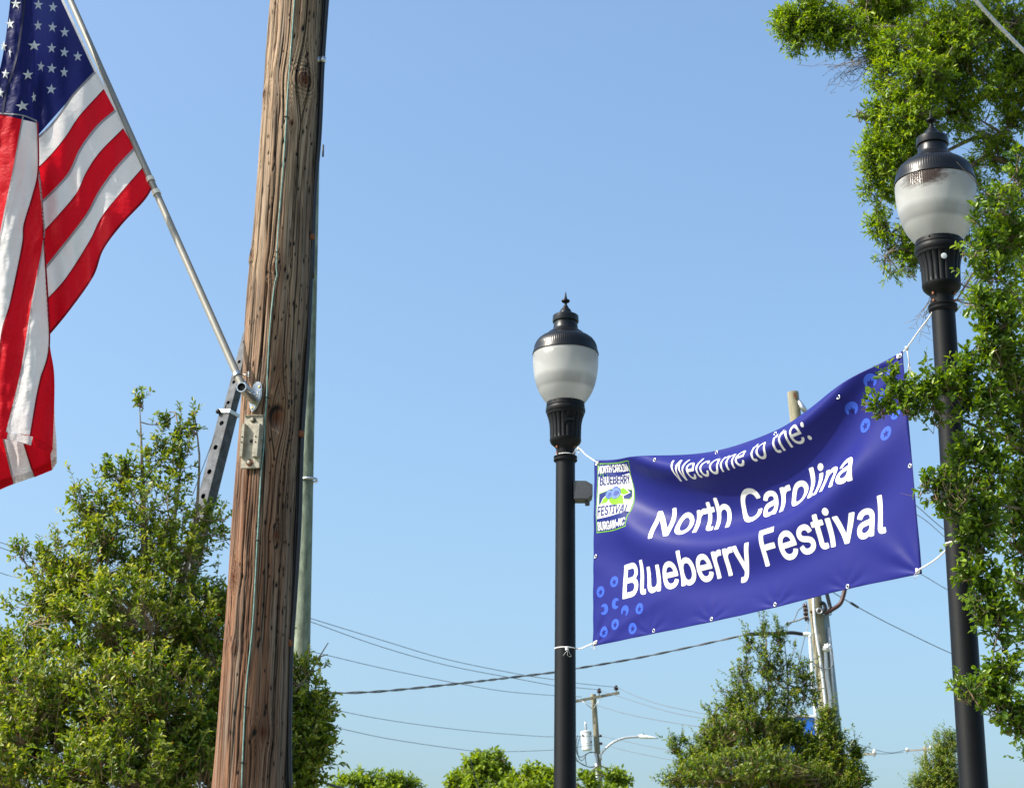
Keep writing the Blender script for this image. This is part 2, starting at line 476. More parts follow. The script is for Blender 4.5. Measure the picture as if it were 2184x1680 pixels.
def pole_mat():
    m = bpy.data.materials.new('weathered_pole_wood'); m.use_nodes = True
    nt = m.node_tree; b = nt.nodes['Principled BSDF']; N = nt.nodes.new; L = nt.links.new
    def A(n): a = N('ShaderNodeAttribute'); a.attribute_name = n; return a.outputs['Fac']
    gu_, gh_, cr_, ga_, kn_ = A('gu'), A('gh'), A('cr'), A('ga'), A('kn')
    def tex(sx, sy, det=4, off=0.0, ro=.55):
        c = N('ShaderNodeCombineXYZ'); mx = N('ShaderNodeMath'); mx.operation = 'MULTIPLY'; mx.inputs[1].default_value = sx
        my = N('ShaderNodeMath'); my.operation = 'MULTIPLY'; my.inputs[1].default_value = sy
        L(gu_, mx.inputs[0]); L(gh_, my.inputs[0]); L(mx.outputs[0], c.inputs[0]); L(my.outputs[0], c.inputs[1]); c.inputs[2].default_value = off
        t = N('ShaderNodeTexNoise'); t.inputs['Scale'].default_value = 1; t.inputs['Detail'].default_value = det; t.inputs['Roughness'].default_value = ro
        L(c.outputs[0], t.inputs['Vector']); return t.outputs['Fac']
    def ramp(f, stops):
        r = N('ShaderNodeValToRGB'); cr = r.color_ramp
        while len(cr.elements) < len(stops): cr.elements.new(.5)
        for e, (p, c) in zip(cr.elements, stops): e.position = p; e.color = c
        L(f, r.inputs[0]); return r.outputs[0]
    def mix(a, b_, f, mode='MIX'):
        x = N('ShaderNodeMix'); x.data_type = 'RGBA'; x.blend_type = mode
        for s_, v in ((0, f), (6, a), (7, b_)):
            if isinstance(v, (int, float)): x.inputs[s_].default_value = v
            elif isinstance(v, tuple): x.inputs[s_].default_value = v
            else: L(v, x.inputs[s_])
        return x.outputs[2]
    fine = tex(190, 2.6, 6, 0, .7)
    med = tex(60, 1.2, 4, 3.0)
    big = tex(11, .7, 3, 7.0)
    tan = ramp(fine, [(.32, (.11, .065, .035, 1)), (.47, (.33, .225, .145, 1)), (.66, (.48, .36, .25, 1))])
    brn = ramp(fine, [(.32, (.045, .021, .012, 1)), (.47, (.17, .078, .043, 1)), (.66, (.30, .16, .09, 1))])
    gry = ramp(fine, [(.32, (.045, .036, .028, 1)), (.47, (.16, .13, .10, 1)), (.66, (.29, .245, .195, 1))])
    # redder wood towards the foot, greyer weathering high up
    lo = N('ShaderNodeMapRange'); lo.inputs['From Min'].default_value = p_len * .85; lo.inputs['From Max'].default_value = p_len * .15
    L(gh_, lo.inputs['Value'])
    ad = N('ShaderNodeMath'); ad.operation = 'MULTIPLY_ADD'; ad.inputs[1].default_value = .42
    L(lo.outputs[0], ad.inputs[0]); L(big, ad.inputs[2])
    f1 = ramp(ad.outputs[0], [(.46, (0, 0, 0, 1)), (.86, (1, 1, 1, 1))])
    c = mix(tan, brn, f1)
    f2 = ramp(med, [(.47, (0, 0, 0, 1)), (.66, (.8, .8, .8, 1))])
    c = mix(c, gry, f2)
    # the red heartwood strip beside the copper wire, shade of the right flank painted in as dark grey
    sx = N('ShaderNodeMapRange'); sx.inputs['From Min'].default_value = .055; sx.inputs['From Max'].default_value = .12; L(gu_, sx.inputs['Value'])
    f4 = N('ShaderNodeMath'); f4.operation = 'MULTIPLY'; f4.inputs[1].default_value = .7; L(sx.outputs[0], f4.inputs[0])
    c = mix(c, gry, f4.outputs[0])
    dk = ramp(fine, [(.30, (.22, .2, .18, 1)), (.43, (1, 1, 1, 1))])
    c = mix(c, dk, .9, 'MULTIPLY')
    st_ = ramp(tex(26, 2.4, 5, 11.0), [(.50, (1, 1, 1, 1)), (.66, (.42, .38, .36, 1))])
    c = mix(c, st_, .8, 'MULTIPLY')
    kr = mix(c, (.13, .042, .018, 1), kn_); c = kr
    c = mix(c, (.018, .013, .010, 1), cr_)
    g2 = N('ShaderNodeMath'); g2.operation = 'MULTIPLY'; g2.inputs[1].default_value = 1.3; g2.use_clamp = True; L(ga_, g2.inputs[0])
    c = mix(c, (.012, .010, .009, 1), g2.outputs[0])
    L(c, b.inputs['Base Color'])
    b.inputs['Roughness'].default_value = .85; b.inputs['Specular IOR Level'].default_value = .2
    hgt = tex(620, 7, 4, 2.0)
    bp = N('ShaderNodeBump'); bp.inputs['Strength'].default_value = .8; bp.inputs['Distance'].default_value = .0025
    L(hgt, bp.inputs['Height']); L(bp.outputs[0], b.inputs['Normal'])
    return m
link('shaft', me, pole_mat(), UP)

# green copper ground wire with staples
gw = [C1(1765, -30), C1(1745, 250), C1(1720, 600), C1(1714, 720), C1(1700, 950), C1(1680, 1200), C1(1665, 1400), C1(1655, 1600),
      C2(1662, 200), C2(1645, 270), C2(1620, 500), C2(1605, 750), C2(1598, 950), C2(1588, 1080), C2(1580, 1250), C2(1566, 1390), C2(1550, 1680),
      C3(1540, 250), C3(1515, 700), C3(1480, 1050), C3(1465, 1300), C3(1449, 1690)]
pp = [p_surf(x, y, .0035)[0] for x, y in crv(gw, 120)]
gwo = MB().tube(pp, .0029, 8).build('ground_wire', M_greenwire, UP)
for x, y in [C1(1715, 705), C1(1657, 1515), C2(1597, 945), C3(1545, 197), C3(1477, 1195), C3(1455, 1528)]:
    p, nn = p_surf(x, y, 0)
    side = nn.cross(p_dir).normalized()
    arc = [p + side * (.010 * math.cos(a)) + nn * (.009 * math.sin(a)) + p_dir * .003 * math.cos(a) for a in np.linspace(0, math.pi, 9)]
    MB().tube(arc, .0019, 6).build('staple', M_dark, gwo)
# black cable on the right flank with strap clamps
bc = [C1(1965, -40), C1(1937, 370), C1(1918, 800), C1(1886, 1200), C1(1872, 1680), C2(1872, 60), C2(1850, 600), C2(1812, 1200), C2(1797, 1680),
      C3(1772, 500), C3(1746, 900), C3(1737, 1400), C3(1742, 1700)]
cc = crv(bc, 90)
pp = [P(x, y, YP - .03) for x, y in cc]
cab = MB().tube(pp, .0088, 14).build('black_cable_and_shade', M_rubber, UP)
shade_strip = [p + Vector((-.013, .012, 0)) for p in pp]  # added dark strand behind the cable, filling in its shade on the wood
MB().tube(shade_strip, .006, 8).build('black_cable_and_shade', M_rubber, UP)
for (x, y), mm in [(C1(1937, 362), M_steel), (C1(1872, 1425), M_rust), (C2(1808, 1165), M_rust), (C3(1741, 812), M_rust)]:
    c = P(x, y, YP - .03)
    M = frame(c, p_dir, (1, 0, 0))
    k = MB()
    arc = []
    for a in np.linspace(-.3, math.pi + .2, 12): arc.append((math.cos(a) * .0122, -math.sin(a) * .0122))
    arc = [(-.034, -.006), (-.014, -.009)] + [(-x_, y_) for x_, y_ in arc]
    vs = []; fs = []
    for (x_, y_) in arc:
        for z_ in (-.012, .012):
            vs.append(M @ Vector((x_, y_, z_)))
    for i in range(len(arc) - 1): fs.append((2 * i, 2 * i + 2, 2 * i + 3, 2 * i + 1))
    k.add(vs, fs)
    k.ball(M @ Vector((-.020, -.006, 0)), .0035, 1)
    o = k.build('clamp', mm, cab)
    sm = o.modifiers.new('thick', 'SOLIDIFY'); sm.thickness = .0015

# cast equipment mounting plate
pc, pn = p_surf(*C5(478, 1078), off=0)
pn = (pn + Vector((-.03, -.35, 0))).normalized()
axis_px = Vector(P(*C5(502, 790), 6.9)) - Vector(P(*C5(452, 1365), 6.9))
zz = p_dir
MPL = frame(pc + pn * .004, pn, -pn.cross(Vector(axis_px)).normalized() * 1.0)
xh = (Vector((1, 0, 0)) - pn * pn.x).normalized()
ax = (Vector(axis_px) - pn * Vector(axis_px).dot(pn)).normalized()
xr = ax.cross(pn); 
if xr.x < 0: xr = -xr
MPL = Matrix((xr, ax, xr.cross(ax) if xr.cross(ax).dot(pn) > 0 else -xr.cross(ax))).transposed().to_4x4(); MPL.translation = pc + pn * .006
u_ = 1 / (4.2 * 1.17216) / PPM(pc)       # metres per crop pixel
def L2(x, y, z=0): return Vector(((x - 478 + (y - 1078) * .087) * u_, -(y - 1078) * u_, z))
k = MB()
k.box(MPL @ Matrix.Translation((.0, 0, .004)), 218 * u_, 575 * u_, .010, .002)
k.box(MPL @ Matrix.Translation((0, 285 * u_, .008)), 218 * u_, 8 * u_, .014, .001)
plate = k.build('mounting_plate', M_plate, UP, True, .5)
for cx, wd, prj in [(-88, 34, .030), (62, 62, .026)]:
    k = MB()
    wv_ = wd * u_
    prof = [(-wv_ / 2, .008), (-wv_ / 2 + .001, prj), (wv_ / 2 - .001, prj), (wv_ / 2, .008)]
    hh = 172 * u_
    vs = []
    for y_ in (hh + 14 * u_, -hh): 
        for x_, z_ in prof: vs.append(MPL @ Vector((cx * u_ + x_, y_, z_)))
    vs2 = [MPL @ Vector((cx * u_ - wv_ / 2, -hh - 26 * u_, .008)), MPL @ Vector((cx * u_ + wv_ / 2, -hh - 26 * u_, .008))]
    k.add(vs + vs2, [(0, 1, 5, 4), (1, 2, 6, 5), (2, 3, 7, 6), (0, 3, 2, 1), (4, 5, 6, 7), (4, 8, 9, 7)])
    k.build('flange', M_plate, plate, False)
    for dy in (30, -28):
        MB().lathe([(0, .0), (0, 8 * u_), (.0015, 8 * u_), (.0015, .0)], MPL @ Matrix.Translation(((cx - 2) * u_, dy * u_ + 10 * u_, prj + .0002)), 12).build('bolt_hole', M_dark, plate)
MB().lathe([(0, 0), (.001, 20 * u_), (.002, 19 * u_), (.002, 0)], MPL @ Matrix.Translation((-5 * u_, 5 * u_, .0085)), 16).build('bolt_hole', M_dark, plate)
for dy, mm, rr2 in [(238, M_dark, 1.0), (-228, M_rust, 1.25)]:
    w_ = MB().lathe([(0, 0), (0, 30 * u_ * rr2), (.003, 30 * u_ * rr2), (.003, 0)], MPL @ Matrix.Translation((-8 * u_, dy * u_, .009)), 20).build('washer', mm, plate, True, .5)
    M2 = MPL @ Matrix.Translation((-8 * u_, dy * u_, .012))
    MB().lathe([(0, 22 * u_), (.009, 22 * u_), (.0115, 17 * u_), (.0115, 0)], M2, 6).build('bolt', M_plate, plate, False)

# ------------------------------------------------------------------ flagpole and its wall bracket
YF0, YF1 = 6.80, 7.35
fA = P(*C5(430, 640), YF0 + .02); fT = P(150, 0, YF1)
f_dir = (fT - fA).normalized()
FP = empty('flagpole', fA, 'slanting silver metal flagpole held by a bracket on the brown wooden utility pole', 'flagpole')
fend = fA + f_dir * ((fT - fA).length + .75)
pt = [fA + f_dir * t for t in (.05, .4, .9, (fend - fA).length)]
MB().tube(pt, [.0145, .0145, .0140, .0125], 24).build('tube', M_alu, FP, True, .6)
MB().ball(fend, .03, 2).build('finial', M_chrome, FP)
M_clip = mat('clear_plastic_ring', (.62, .60, .52, 1), .3, 0, .5)
for (x, y) in [(336, 377), (347, 406)]:
    # closest point on the pole axis to that view position
    best = min((fA + f_dir * t for t in np.linspace(0, 2.2, 900)), key=lambda p: (PX(p)[0] - x) ** 2 + (PX(p)[1] - y) ** 2)
    M = frame(best, f_dir, (1, 0, 0))
    MB().lathe([(-.011, .0146), (-.011, .0172), (.011, .0172), (.011, .0146)], M, 24).build('flag_clip_ring', M_clip, FP, True, .5)
# bracket: base plate against the wood, two sockets, clamp ring, thumb screws
bc_p, bc_n = p_surf(*C5(505, 600), off=0)
bn = (bc_n + Vector((.05, -.5, .0))).normalized()
ab = Vector(P(*C5(540, 440), 6.85)) - Vector(P(*C5(472, 760), 6.85)); ab = (ab - bn * ab.dot(bn)).normalized()
xb = ab.cross(bn)
if xb.x < 0: xb = -xb
MBR = Matrix((xb, ab, bn)).transposed().to_4x4(); MBR.translation = bc_p + bn * .012
br = 1 / (4.2 * 1.17216) / PPM(bc_p)
oval = []
for a in np.linspace(0, 2 * math.pi, 40, endpoint=False):
    y_ = math.sin(a); x_ = math.cos(a)
    wd = 66 if y_ > 0 else 66 * (1 - .35 * (-y_) ** 2)
    top = 165 - (22 * math.exp(-(x_ / .35) ** 2) if y_ > 0 else 0) * 0
    oval.append((x_ * wd * br * (abs(x_) ** -.12 if abs(x_) > .1 else 1), y_ * top * br))
bp_ = MB().prism(oval, MBR @ Matrix.Translation((0, 0, -.014)), .016, .0035).build('base_plate', M_chrome, FP, True, .6)
for lx, ly in [(28, 105), (-6, -130)]:
    Ms = MBR @ Matrix.Translation((lx * br, ly * br, .002))
    MB().lathe([(0, 0), (.0005, 14 * br), (.002, 12 * br), (.0025, 0)], Ms, 16).build('screw', M_brass, bp_)
# main socket
s_end = fA + f_dir * .01
def sock(p0, p1, r, name):
    d = (p1 - p0).normalized(); L_ = (p1 - p0).length
    M = frame(p0, d, (0, 0, 1))
    MB().lathe([(0, r * .55), (0, r), (L_ * .85, r), (L_ - .006, r * 1.04), (L_ - .005, r * 1.16), (L_, r * 1.16), (L_, r * .92), (L_ * .5, r * .9)], M, 28).build(name, M_chrome, bp_, True, .6)
foot = MBR @ Vector((-8 * br, -40 * br, .0))
sock(foot, fA + f_dir * .085, .0185, 'socket')
s2 = P(*C5(350, 492), 6.72)
sock(foot + bn * .004, s2, .0165, 'socket')
MB().lathe([(0, .0), (.001, .013), (.0, .0135)], frame(s2 + (foot - s2).normalized() * .012, (s2 - foot).normalized(), (0, 0, 1)), 20).build('socket_bore', M_dark, bp_)
best = min((fA + f_dir * t for t in np.linspace(0, .4, 400)), key=lambda p: (PX(p)[0] - C5(352, 345)[0]) ** 2 + (PX(p)[1] - C5(352, 345)[1]) ** 2)
MB().lathe([(-.007, .0148), (-.007, .0185), (.007, .0185), (.007, .0148)], frame(best, f_dir, (1, 0, 0)), 28).build('clamp_ring', M_chrome, FP, True, .5)
for c0 in (best, fA + f_dir * .03):
    a_ = c0 + Vector((.018, -.008, 0)); b_ = c0 + Vector((.045, -.020, -.004))
    k = MB().tube([a_, b_], .0022, 8)
    k.box(frame(b_, b_ - a_, (0, 0, 1)), .018, .003, .007, .001); k.ball(b_ + Vector((0, 0, .008)), .004, 1); k.ball(b_ - Vector((0, 0, .008)), .004, 1)
    k.build('thumb_screw', M_chrome, FP)

# ------------------------------------------------------------------ flag
FL = empty('flag', P(190, 160, 7.15), 'stars and stripes flag hanging folded from the slanting silver flagpole', 'flag')
M_red = cloth_mat('red_nylon', (.64, .006, .016, 1), .48, .5)
M_wht = cloth_mat('white_nylon', (.74, .71, .70, 1), .46, .5)
M_navy = cloth_mat('navy_nylon', (.011, .014, .095, 1), .35, .5)
M_seam = cloth_mat('grey_seam_thread', (.36, .34, .36, 1), .3, .7)
M_seamred = cloth_mat('dark_red_seam', (.24, .004, .012, 1), .3, .7)
M_stitch = cloth_mat('dark_stitching', (.16, .12, .12, 1), .1, .8)
M_star = cloth_mat('white_embroidery', (.74, .74, .74, 1), .25, .7, wv=.1)
K1 = 1 / 2.8132
pole_pts = [(fA + f_dir * t) for t in np.linspace(-.2, 3.2, 60)]
pole_py = np.array([PX(p)[1] for p in pole_pts]); pole_px = np.array([PX(p)[0] for p in pole_pts]); pole_Y = np.array([p.y for p in pole_pts])
_o = np.argsort(pole_py); pole_py, pole_px, pole_Y = pole_py[_o], pole_px[_o], pole_Y[_o]
def fold_x(y):
    return np.interp(y, [-400, 0, 250, 400, 560, 720, 1000], [70, 72, 76, 82, 92, 104, 118])
def Y_right(x, y):
    """depth of the panel that hangs straight from the pole: it turns away from the camera towards the pole"""
    hx = np.interp(y, pole_py, pole_px); hY = np.interp(y, pole_py, pole_Y)
    fx = fold_x(y); t = np.clip((x - fx) / (hx - fx + 1e-6), -.2, 1.1)
    base = 6.93 + (hY - 6.93) * t
    tt = np.clip(t, 0, 1)
    damp = np.clip(1 - tt, 0, 1) ** .5
    return base + damp * (.016 * np.sin(x * .055 + y * .021) + .010 * np.sin(x * .12 - y * .012 + 1.3)) + .006 * (vn(x * .06, y * .02, 21) - .5) + .02 * np.sin(tt * math.pi) * np.sin(y * .01)
def Y_left(x, y):
    fx = fold_x(y)
    t = np.clip((fx - x) / 130., -.3, 2)
    return 6.885 - .055 * np.sin(np.clip(t, 0, 1) * math.pi * .8) + .012 * np.sin(x * .09 + y * .006) + .012 * (vn(x * .05 + y * .008, y * .016, 23) - .5) + .03 * t + .010 * (vn(x * .12, y * .05, 24) - .5)
def Y_back(x, y): return 7.02 + .02 * np.sin(x * .08) + .01 * (vn(x * .05, y * .03, 25) - .5)
def flag_patch(name, ca, cb, m, Yf, off=0.0, nu=70, nv=18, parent=None, ca_raw=True):
    a = crv(ca, nu); b_ = crv(cb, nu)
    t = np.linspace(0, 1, nv)[None, :, None]
    g = a[:, None, :] * (1 - t) + b_[:, None, :] * t
    x, y = g[..., 0], g[..., 1]
    Y = Yf(x, y) - off
    V = [tuple(P(xx, yy, YY)) for xx, yy, YY in zip(x.ravel(), y.ravel(), Y.ravel())]
    F = [(i * nv + j, (i + 1) * nv + j, (i + 1) * nv + j + 1, i * nv + j + 1) for i in range(nu - 1) for j in range(nv - 1)]
    k = MB(); k.add(V, F)
    return k.build(name, m, parent or FL)
def k1(pts): return [(x * K1, y * K1) for x, y in pts]
B = [k1([(565, 430), (440, 560), (370, 660), (300, 750), (215, 830)]),
     k1([(625, 540), (480, 700), (400, 820), (320, 920), (228, 1015)]),
     k1([(688, 660), (580, 755), (480, 890), (400, 1050), (245, 1210)]),
     k1([(742, 775), (600, 920), (520, 1040), (450, 1180), (258, 1400)]),
     k1([(805, 885), (690, 1010), (590, 1150), (500, 1310), (275, 1595)]),
     k1([(868, 1000), (720, 1170), (610, 1310), (540, 1450), (400, 1670), (288, 1795)]),
     k1([(925, 1105), (870, 1200), (730, 1350), (620, 1500), (560, 1660), (420, 1860), (295, 2012)])]
# the fold carries on behind the front layer
Bx = [c + [(c[-1][0] - 9, c[-1][1] + 9)] for c in B]
for i in range(6):
    red = i % 2 == 1
    flag_patch('red_stripe' if red else 'white_stripe', Bx[i], Bx[i + 1], M_red if red else M_wht, Y_right)
    if i > 0 or True:
        c = Bx[i]
        shift = [(x + 5.0 * .77, y + 5.0 * .64) for x, y in c] if not red else [(x - 1.5, y - 1.5) for x, y in c]
        flag_patch('seam', c, shift, M_seam if not red else M_seamred, Y_right, .003, 70, 3)
c = Bx[6]; flag_patch('seam', c, [(x - 4, y - 2.6) for x, y in c], M_seamred, Y_right, .003, 70, 3)
# canton, right panel, running up out of the frame
hoist = k1([(-10, -800), (200, -355), (365, 0), (565, 430)])
flag_patch('canton', [(-3.5, -285), (71, -126), (129.7, 0), (200.8, 152.8)], [(40, -285), (60, -126), (64, 0), (67, 305)], M_navy, Y_right, 0, 90, 30)
hb = k1([(365, 0), (565, 430), (625, 540), (688, 660), (742, 775), (805, 885), (868, 1000), (895, 1052)])
hb = [(hb[0][0] - 133, hb[0][1] - 285)] + hb
flag_patch('header_tape', hb, [(x + 5.2, y - 2.2) for x, y in hb], M_wht, Y_right, .002, 80, 3)
# front layer (fly end folded over)
def Lc(p1, p2=()): return k1(p1) + [(x * K1, (y + 1440) * K1) for x, y in p2]
A0 = Lc([(-260, 660), (-320, 1000), (-420, 1500)], [(-520, 600), (-560, 1120)])
A1 = Lc([(0 - 110, 672), (-180, 1000), (-260, 1400)], [(-330, 400), (-400, 1130)])
A2 = Lc([(135, 690), (80, 1000), (0, 1400)], [(-70, 400), (-125, 1140)])
A3 = Lc([(222, 735), (225, 1020), (190, 1180), (140, 1350)], [(130, 30), (60, 370), (0, 600), (-40, 1135)])
A3b = Lc([(222, 735), (225, 1020), (190, 1180), (140, 1350)], [(130, 30), (60, 370), (0, 600), (-60, 1135)])
A4 = Lc([(216, 735), (228, 1020), (248, 1230), (258, 1440)], [(190, 370), (130, 750), (85, 950), (35, 1150)])
A5 = Lc([(217, 735), (229, 1020), (249, 1230), (259, 1440)], [(292, 600), (240, 830), (215, 950), (178, 1170)])
A6 = Lc([(218, 735), (230, 1020), (250, 1230), (260, 1440)], [(293, 570), (325, 800), (324, 1050), (315, 1250)])
A3L = A3
flag_patch('white_stripe', A0, A1, M_wht, Y_left, 0, 60, 12)
flag_patch('red_stripe', A1, A2, M_red, Y_left, 0, 80, 18)
flag_patch('white_stripe', A2, A3, M_wht, Y_left, 0, 80, 18)
flag_patch('red_stripe', A3, A4, M_red, Y_left, 0, 80, 18)
flag_patch('white_stripe', A4, A5, M_wht, Y_left, 0, 80, 18)
flag_patch('red_stripe', A5, A6, M_red, Y_left, 0, 80, 18)
for c, m_, w_ in [(A2, M_seam, 3.2), (A3, M_seamred, 3.4), (A4, M_seam, 3.2), (A5, M_seamred, 3.4)]:
    c = c[1:] if c in (A4, A5) else c
    flag_patch('seam', c, [(x + w_, y + .5) for x, y in c], m_, Y_left, .003, 80, 3)
# the blue field of the front layer
flag_patch('canton', [(70, -285), (30, -126), (22, 0), (1, 142), (-34, 236)], [(70, -285), (70, -126), (69, 0), (75, 140), (77, 262)], M_navy, Y_left, .001, 80, 24)
flag_patch('seam', k1([(140, -200), (142, 0), (95, 330), (30, 560), (8, 690)]), k1([(150, -200), (154, 0), (107, 330), (42, 560), (20, 690)]), mat('navy_seam', (.008, .009, .04, 1), .8), Y_left, .004, 60, 3)
flag_patch('seam', k1([(-10, 676), (130, 688), (222, 722)]), k1([(-10, 684), (130, 696), (222, 732)]), M_seam, Y_left, .004, 30, 3)
# bottom hem of the front layer
h0a = Lc([], [(-130, 1120), (48, 1152)]); h0b = Lc([], [(-140, 1170), (40, 1196)])
flag_patch('hem', h0a, h0b, M_red, Y_left, .004, 20, 5)
h1a = Lc([], [(48, 1152), (120, 1165), (197, 1180)]); h1b = Lc([], [(40, 1196), (120, 1212), (185, 1232)])
flag_patch('hem', h1a, h1b, M_wht, Y_left, .004, 30, 5)
h2a = Lc([], [(197, 1182), (255, 1206), (320, 1245)]); h2b = Lc([], [(187, 1228), (245, 1252), (304, 1282)])
flag_patch('hem', h2a, h2b, M_red, Y_left, .004, 30, 5)
for t in (.15, .4, .65, .88):
    f = lambda a, b_, t=t: [(x0 * (1 - t) + x1 * t, y0 * (1 - t) + y1 * t) for (x0, y0), (x1, y1) in zip(a, b_)]
    c = f(h1a, h1b); flag_patch('stitch_line', c, [(x, y + .7) for x, y in c], M_stitch, Y_left, .006, 30, 2)
    c = f(h2a, h2b); flag_patch('stitch_line', c, [(x, y + .7) for x, y in c], M_seamred, Y_left, .006, 30, 2)
# back layer seen below the front hem
bk = lambda p: Lc([], p)
flag_patch('red_stripe', bk([(-220, 1150), (-200, 1540)]), bk([(10, 1160), (80, 1462)]), M_red, Y_back, 0, 30, 12)
flag_patch('white_stripe', bk([(10, 1160), (80, 1462)]), bk([(125, 1160), (208, 1420)]), M_wht, Y_back, 0, 30, 12)
flag_patch('red_stripe', bk([(125, 1160), (208, 1420)]), bk([(300, 1160), (304, 1285), (312, 1380)]), M_red, Y_back, 0, 30, 12)
flag_patch('white_stripe', bk([(292, 1200), (304, 1285), (312, 1378)]), bk([(325, 1040), (338, 1200), (341, 1332)]), M_wht, Y_back, 0, 30, 6)
flag_patch('white_stripe', bk([(312, 800), (312, 1040), (306, 1250)]), bk([(318, 820), (330, 1080), (340, 1290)]), M_wht, Y_back, -.01, 30, 4)
flag_patch('seam', bk([(8, 1160), (78, 1462)]), bk([(20, 1160), (90, 1460)]), M_seam, Y_back, .003, 30, 3)
flag_patch('seam', bk([(120, 1160), (202, 1422)]), bk([(130, 1160), (212, 1420)]), M_seamred, Y_back, .003, 30, 3)
flag_patch('hem', bk([(-210, 1550), (0, 1440), (70, 1415)]), bk([(-200, 1600), (0, 1498), (82, 1463)]), M_red, Y_back, .004, 20, 4)
flag_patch('hem', bk([(70, 1418), (192, 1380)]), bk([(82, 1463), (208, 1420)]), M_wht, Y_back, .004, 20, 4)
flag_patch('hem', bk([(192, 1380), (306, 1322)]), bk([(208, 1422), (312, 1380)]), M_red, Y_back, .004, 20, 4)
flag_patch('hem', bk([(306, 1322), (338, 1290)]), bk([(312, 1382), (342, 1334)]), M_wht, Y_back, .004, 20, 4)
for t in (.2, .42, .64, .86):
    for a, b_, m_ in [([(70, 1418), (192, 1380)], [(82, 1463), (208, 1420)], M_stitch), ([(306, 1322), (338, 1290)], [(312, 1382), (342, 1334)], M_stitch), ([(-210, 1550), (0, 1440), (70, 1415)], [(-200, 1600), (0, 1498), (82, 1463)], M_seamred)]:
        c = bk([(x0 * (1 - t) + x1 * t, y0 * (1 - t) + y1 * t) for (x0, y0), (x1, y1) in zip(a, b_)])
        flag_patch('stitch_line', c, [(x, y + .7) for x, y in c], m_, Y_back, .006, 20, 2)
# stars
def star(cx, cy, r, Yf, sx=1.0, rot=0.0, off=.003):
    k = MB(); vs = [(0, 0)]
    for i in range(10):
        a = math.pi / 2 + rot + i * math.pi / 5; rr = r if i % 2 == 0 else r * .40
        vs.append((math.cos(a) * rr * sx, -math.sin(a) * rr))
    V = []
    for i, (x, y) in enumerate(vs):
        X, Y_ = cx + x, cy + y
        V.append(P(X, Y_, float(Yf(np.float64(X), np.float64(Y_))) - off - (.002 if i == 0 else 0)))
    k.add(V, [(0, i, i % 10 + 1) for i in range(1, 11)])
    k.build('star', M_star, FL, False)
for x, y, sx in [(230, 30, .9), (318, 45, .85), (228, 155, .8), (315, 165, .85), (388, 195, .85), (310, 290, .85), (386, 315, .85), (467, 340, .85), (310, 412, .9), (385, 435, .75), (307, 537, .95), (245, 400, .2 + .5)]:
    star(x * K1, y * K1, 34 * K1, Y_right, sx, random.uniform(-.12, .12))
for x, y in [(300, -90), (215, -100), (330, -190), (230, -230), (150, -330), (240, -350)]:
    star(x * K1, y * K1, 34 * K1, Y_right, .9, 0)
for x, y, sx in [(95, 25, .95), (60, 145, .8), (22, 280, .6), (33, 445, .75), (168, 450, 1.0), (135, 637, 1.25), (5, 560, .6), (205, 275, 1.2), (203, 585, .45), (60, 318, .3), (165, -70, .9), (190, -160, .7)]:
    star(x * K1, y * K1, 34 * K1, Y_left, sx, random.uniform(-.15, .15), .005)
# seen-through shadow stars omitted: light through the nylon does that

